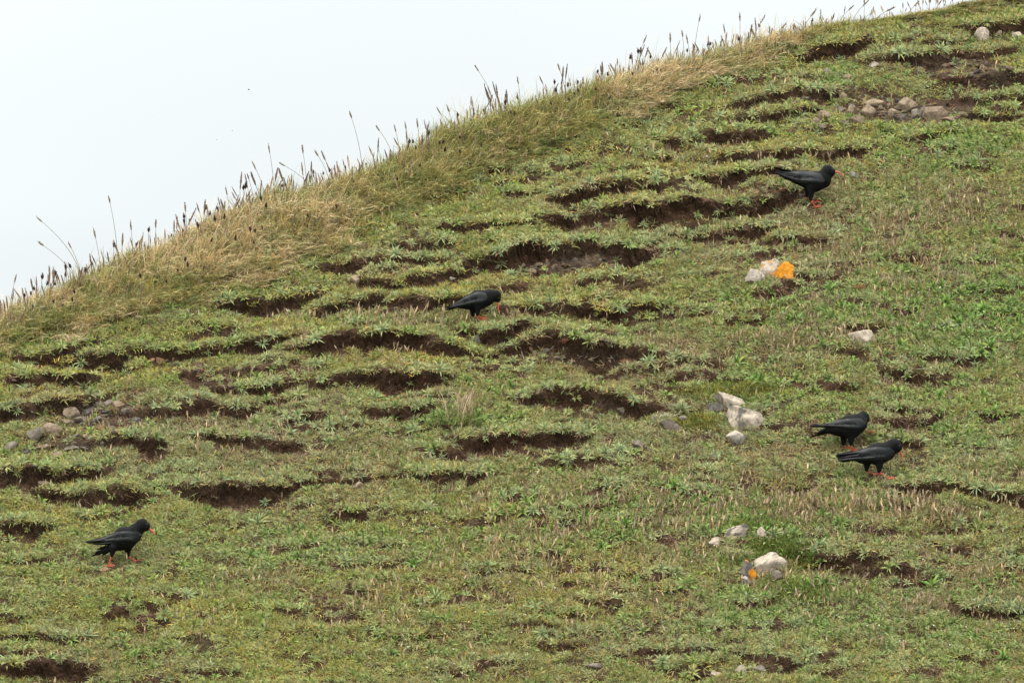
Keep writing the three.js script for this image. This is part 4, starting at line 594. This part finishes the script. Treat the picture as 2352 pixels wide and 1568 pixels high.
// ------------------------------------------------------------------ the brow: seed spikes and tall stems against the sky
function stalk(seed, H, headL, headR, bend, c, parts) { // > stem, seed_head
  const R = rng(seed), g = new THREE.Group(), P = [], N = 10; for (let k = 0; k <= N; k++) { const t = k / N; P.push(V(bend * H * t * t, H * t * (1 - 0.12 * bend * bend * t), (R() - 0.5) * 0.002)); }
  const b = new Bits(); b.tube(P, P.map((_, k) => 0.0021 - 0.0009 * k / N), 5, col(1, 1, 1)); const st = new THREE.Mesh(b.geo(), parts.stem); st.name = 'stem'; g.add(st);
  const e = P[N], dir = P[N].clone().sub(P[N - 1]).normalize(), hb = new Bits(), M = 14, Q = [], rad = [], cc = [];
  for (let k = 0; k <= M; k++) { const t = k / M; Q.push(e.clone().addScaledVector(dir, headL * (t - 0.1)).add(V((R() - 0.5) * headR * 0.5, 0, 0))); rad.push(headR * Math.pow(Math.sin(Math.PI * (0.08 + 0.86 * t)), 0.6) * (0.75 + 0.5 * R())); cc.push(jit(R, WHITE, 0.6)); }
  hb.tube(Q, rad, 6, cc); for (let k = 0; k < c; k++) { const t = R(), az = R() * 6.28, q = e.clone().addScaledVector(dir, headL * t), w = V(Math.cos(az), 0.9, Math.sin(az) * 0.6).normalize(); hb.strip([q, q.clone().addScaledVector(w, headR * 1.3), q.clone().addScaledVector(w, headR * 2.4)], [headR * 0.9, headR * 0.8, 0], V(-w.z, 0, w.x).normalize(), jit(R, WHITE, 0.5)); }
  const hd = new THREE.Mesh(hb.geo(), parts.head); hd.name = 'seed_head'; g.add(hd); return g;
}
const stemM = MAT.straw.clone(); stemM.color = col(0.20, 0.165, 0.09); const headD = MAT.seed.clone(); headD.color = col(0.16, 0.11, 0.075); const headG = MAT.seed.clone(); headG.color = col(0.165, 0.130, 0.075); const headB = MAT.seed.clone(); headB.color = col(0.055, 0.032, 0.024);
{
  const R = rng(909), proto = variants(8, (k) => stalk(1500 + k, 0.12 + 0.05 * R(), 0.05 + 0.05 * R(), 0.0036 + 0.001 * (k % 3), (R() - 0.6) * 0.4, 0, { stem: stemM, head: headD })), knob = variants(3, (k) => stalk(1530 + k, 0.13 + 0.04 * R(), 0.022, 0.0078, (R() - 0.5) * 0.5, 6, { stem: stemM, head: headB }));
  // dense spikes along the brow
  for (let k = 0; k < 430; k++) {
    const px = -10 + 2080 * Math.pow(R(), 0.9), dense = vnoise(px * 0.02, 3) * 0.6 + vnoise(px * 0.006, 9) * 0.6; if (R() > Math.pow(dense, 1.6) * 1.5 * (px > 1100 ? 0.6 : 1)) { continue; }
    const q = ray(px, 500), x = camera.position.x + q.x * (CAM_D + 1), d = browY(x) / TAN - 0.03 + (R() - 0.6) * 0.22, p = pos(x, d).p, isKnob = R() < 0.2, small = px > 1500 ? 0.72 : 1;
    const o = (isKnob ? knob[(R() * 3) | 0] : proto[(R() * 8) | 0]).clone(); o.position.copy(p); o.rotation.set((R() - 0.5) * 0.2, R() * 6.28, (R() - 0.35) * 0.3); const sc = (0.45 + 0.75 * R()) * small, how = (sc > 0.9 ? 'tall' : sc > 0.65 ? 'middling' : 'short') + (Math.abs(o.rotation.z) > 0.11 ? ' leaning' : ' upright'); o.scale.setScalar(sc);
    tag(add(o, isKnob ? 'knob_seed_head' : 'plantain_spike'), how + (isKnob ? ' dark round seed head on a dry stalk along the brow' : ' brown plantain seed spike in the long grass of the brow'), 'seed head', how + (isKnob ? ' round seed heads along the brow' : ' plantain spikes along the brow'));
  }
  // dark knobs deeper in the long grass
  for (let k = 0; k < 90; k++) { const x = lerp(-2.9, 1.2, R()), dl = piecewise(longTable, x), dc = browY(x) / TAN, d = lerp(dl + 0.1, dc, R()), o = knob[k % 3].clone(); o.position.copy(pos(x, d).p); o.rotation.set(0.1 * R(), R() * 6.28, (R() - 0.5) * 0.6); o.scale.setScalar(0.7 + 0.4 * R()); tag(add(o, 'knob_seed_head'), 'dark round seed head nodding within the long grass below the brow', 'seed head', 'round seed heads in the long grass'); }
  // tall stems whose heads show against the sky: head tip and foot in photo units
  const stems = [[250, 452, 277, 615], [88, 490, 200, 650], [92, 548, 190, 660], [160, 560, 200, 650], [217, 535, 240, 640], [425, 478, 430, 545], [357, 515, 360, 580], [33, 640, 38, 740], [120, 628, 130, 700], [585, 380, 608, 500], [618, 340, 628, 490], [695, 342, 702, 460], [570, 405, 582, 500], [648, 368, 715, 462], [728, 350, 756, 440], [745, 360, 762, 440], [805, 258, 830, 415], [868, 290, 905, 395], [908, 295, 918, 390], [932, 290, 938, 380], [959, 285, 962, 370], [978, 290, 986, 360], [1010, 255, 1032, 340], [1030, 250, 1042, 335], [1082, 235, 1080, 318], [1095, 150, 1143, 295], [1125, 210, 1138, 290], [1160, 225, 1155, 285], [1190, 185, 1197, 270], [1245, 185, 1264, 258], [1285, 155, 1304, 240], [1480, 90, 1465, 185], [1495, 123, 1520, 180], [1607, 40, 1607, 150], [1540, 90, 1552, 170], [1568, 78, 1585, 160], [1580, 95, 1600, 155], [1665, 70, 1688, 135], [1700, 40, 1718, 125], [1750, 45, 1745, 115], [1725, 65, 1730, 120], [1865, 32, 1868, 85], [1952, 18, 1955, 62], [1798, 60, 1800, 100], [1985, 8, 1990, 55], [2040, 20, 2044, 48], [505, 470, 512, 520], [1340, 190, 1346, 235], [1380, 160, 1386, 222], [1418, 145, 1424, 208], [300, 520, 310, 605], [520, 440, 528, 518]];
  stems.forEach(([hx, hy, fx, fy], i) => {
    const q = ray(fx, fy), x = camera.position.x + q.x * (CAM_D + 1), d = browY(x) / TAN - 0.06, p = pos(x, d).p, u = unit(p), [sx, sy] = toPhoto(p), H = Math.max(0.08, (sy - hy) * u), bend = clamp((hx - sx) * u / H, -1.2, 1.2);
    const o = stalk(1600 + i, H * 0.93, 0.035 + 0.025 * R(), 0.0042 + 0.0015 * R(), bend, 9, { stem: stemM, head: i % 3 ? headG : headD }); o.position.copy(p);
    const how = Math.abs(bend) > 0.5 ? 'far leaning' : H > 0.36 ? 'very tall upright' : H > 0.22 ? 'tall slender' : 'short slender'; tag(add(o, 'seed_stalk'), how + ' dry grass stem with a tan seed head rising from the brow', 'grass stem', how + ' stems on the brow');
  });
}
// small yellow and white flower heads
{
  const R = rng(55), disc = new THREE.SphereGeometry(0.0045, 8, 6); disc.scale(1, 0.5, 1); const ym = new THREE.MeshStandardMaterial({ color: col(0.72, 0.47, 0.02), roughness: 0.7 }), wm = new THREE.MeshStandardMaterial({ color: col(0.52, 0.48, 0.38), roughness: 0.8 });
  const flower = (px, py, m, label, group, n) => { const p = at(px, py); if (!p) return; const g = new THREE.Group(); g.position.copy(p); const b = new Bits(); b.tube([V(0, 0, 0), V(0.002, 0.03, 0)], [0.001, 0.001], 4, WHITE); const s = new THREE.Mesh(b.geo(), stemM); s.name = 'stem'; const h = new THREE.Mesh(disc, m); h.name = 'flower_head'; h.position.set(0.002, 0.031, 0.001); h.rotation.x = 0.7; g.add(s, h); tag(add(g, 'wild_flower'), label + ' near ' + nearTo(p), 'flower', group + ' near ' + nearTo(p)); };
  for (const [x, y] of [[1110, 1418], [2204, 1085], [1020, 420], [1395, 60], [1130, 295], [345, 1395], [1640, 940]]) flower(x, y, ym, 'single yellow flower head in the grass', 'yellow flower heads');
  for (let k = 0; k < 70; k++) { const c = k < 26 ? [900 + R() * 420, 1180 + R() * 380] : k < 44 ? [2000 + R() * 350, 560 + R() * 300] : [1560 + R() * 780, 1180 + R() * 360]; flower(c[0], c[1], wm, 'tiny dry whitish flower head in the turf', 'whitish flower heads'); }
  for (const [x, y] of [[1288, 175], [1262, 205], [795, 492], [1010, 520], [880, 540], [1120, 540], [1040, 545], [1270, 245], [1250, 260]]) flower(x, y, wm, 'whitish dry flower head in the long grass', 'whitish heads in the long grass');
}
// exposed pale roots on the big dark bank
{
  const R = rng(66), rm = MAT.straw.clone(); rm.color = col(0.34, 0.29, 0.23);
  for (let k = 0; k < 46; k++) { const px = 1165 + R() * 330, py = 785 + R() * 42, p = at(px, py); if (!p) continue; const L = 0.02 + 0.05 * R() * R(), b = new Bits(), P = []; let a = (R() - 0.5) * 1.2; const q = V(0, 0, 0.006); for (let s = 0; s < 6; s++) { P.push(q.clone()); q.add(V(Math.cos(a) * L / 5, Math.sin(a) * L / 5, (R() - 0.4) * 0.006)); a += (R() - 0.5) * 1.4; } b.tube(P, P.map((_, s) => 0.0017 * (1 - s * 0.12)), 4, jit(R, WHITE, 0.5)); const m = new THREE.Mesh(b.geo(), rm); m.position.copy(p); tag(add(m, 'root'), 'thin pale root poking out of the dark root-covered soil bank', 'root', 'roots on the dark bank'); }
}
// insects in the air over the brow
[[571, 206, 1], [533, 300, 0.55], [497, 321, 0.5]].forEach(([px, py, s]) => {
  const q = ray(px, py), t = CAM_D / -q.z, g = new THREE.Group(); g.position.copy(camera.position).addScaledVector(q, t);
  const b = tubeGeo([V(-0.006, 0, 0), V(0, 0.0008, 0), V(0.006, 0.0004, 0)], [0.0008, 0.0022, 0.0012], 6, 3), m = new THREE.Mesh(b, MAT.claw); m.name = 'body'; g.add(m);
  for (const k of [1, -1]) { const w = new THREE.Mesh(featherGeo(V(0, 0.001, 0), V(-0.003, 0.004, 0.009 * k), 0.005, V(1, 0, 0), 0.0002), MAT.claw); w.name = 'wing'; g.add(w); }
  g.scale.setScalar(s * 1.1); tag(add(g, 'flying_insect'), s === 1 ? 'larger of the dark insects flying above the brow' : 'tiny dark insect flying just above the brow', 'insect', s === 1 ? undefined : 'tiny insects over the brow');
});

renderer.render(scene, camera);
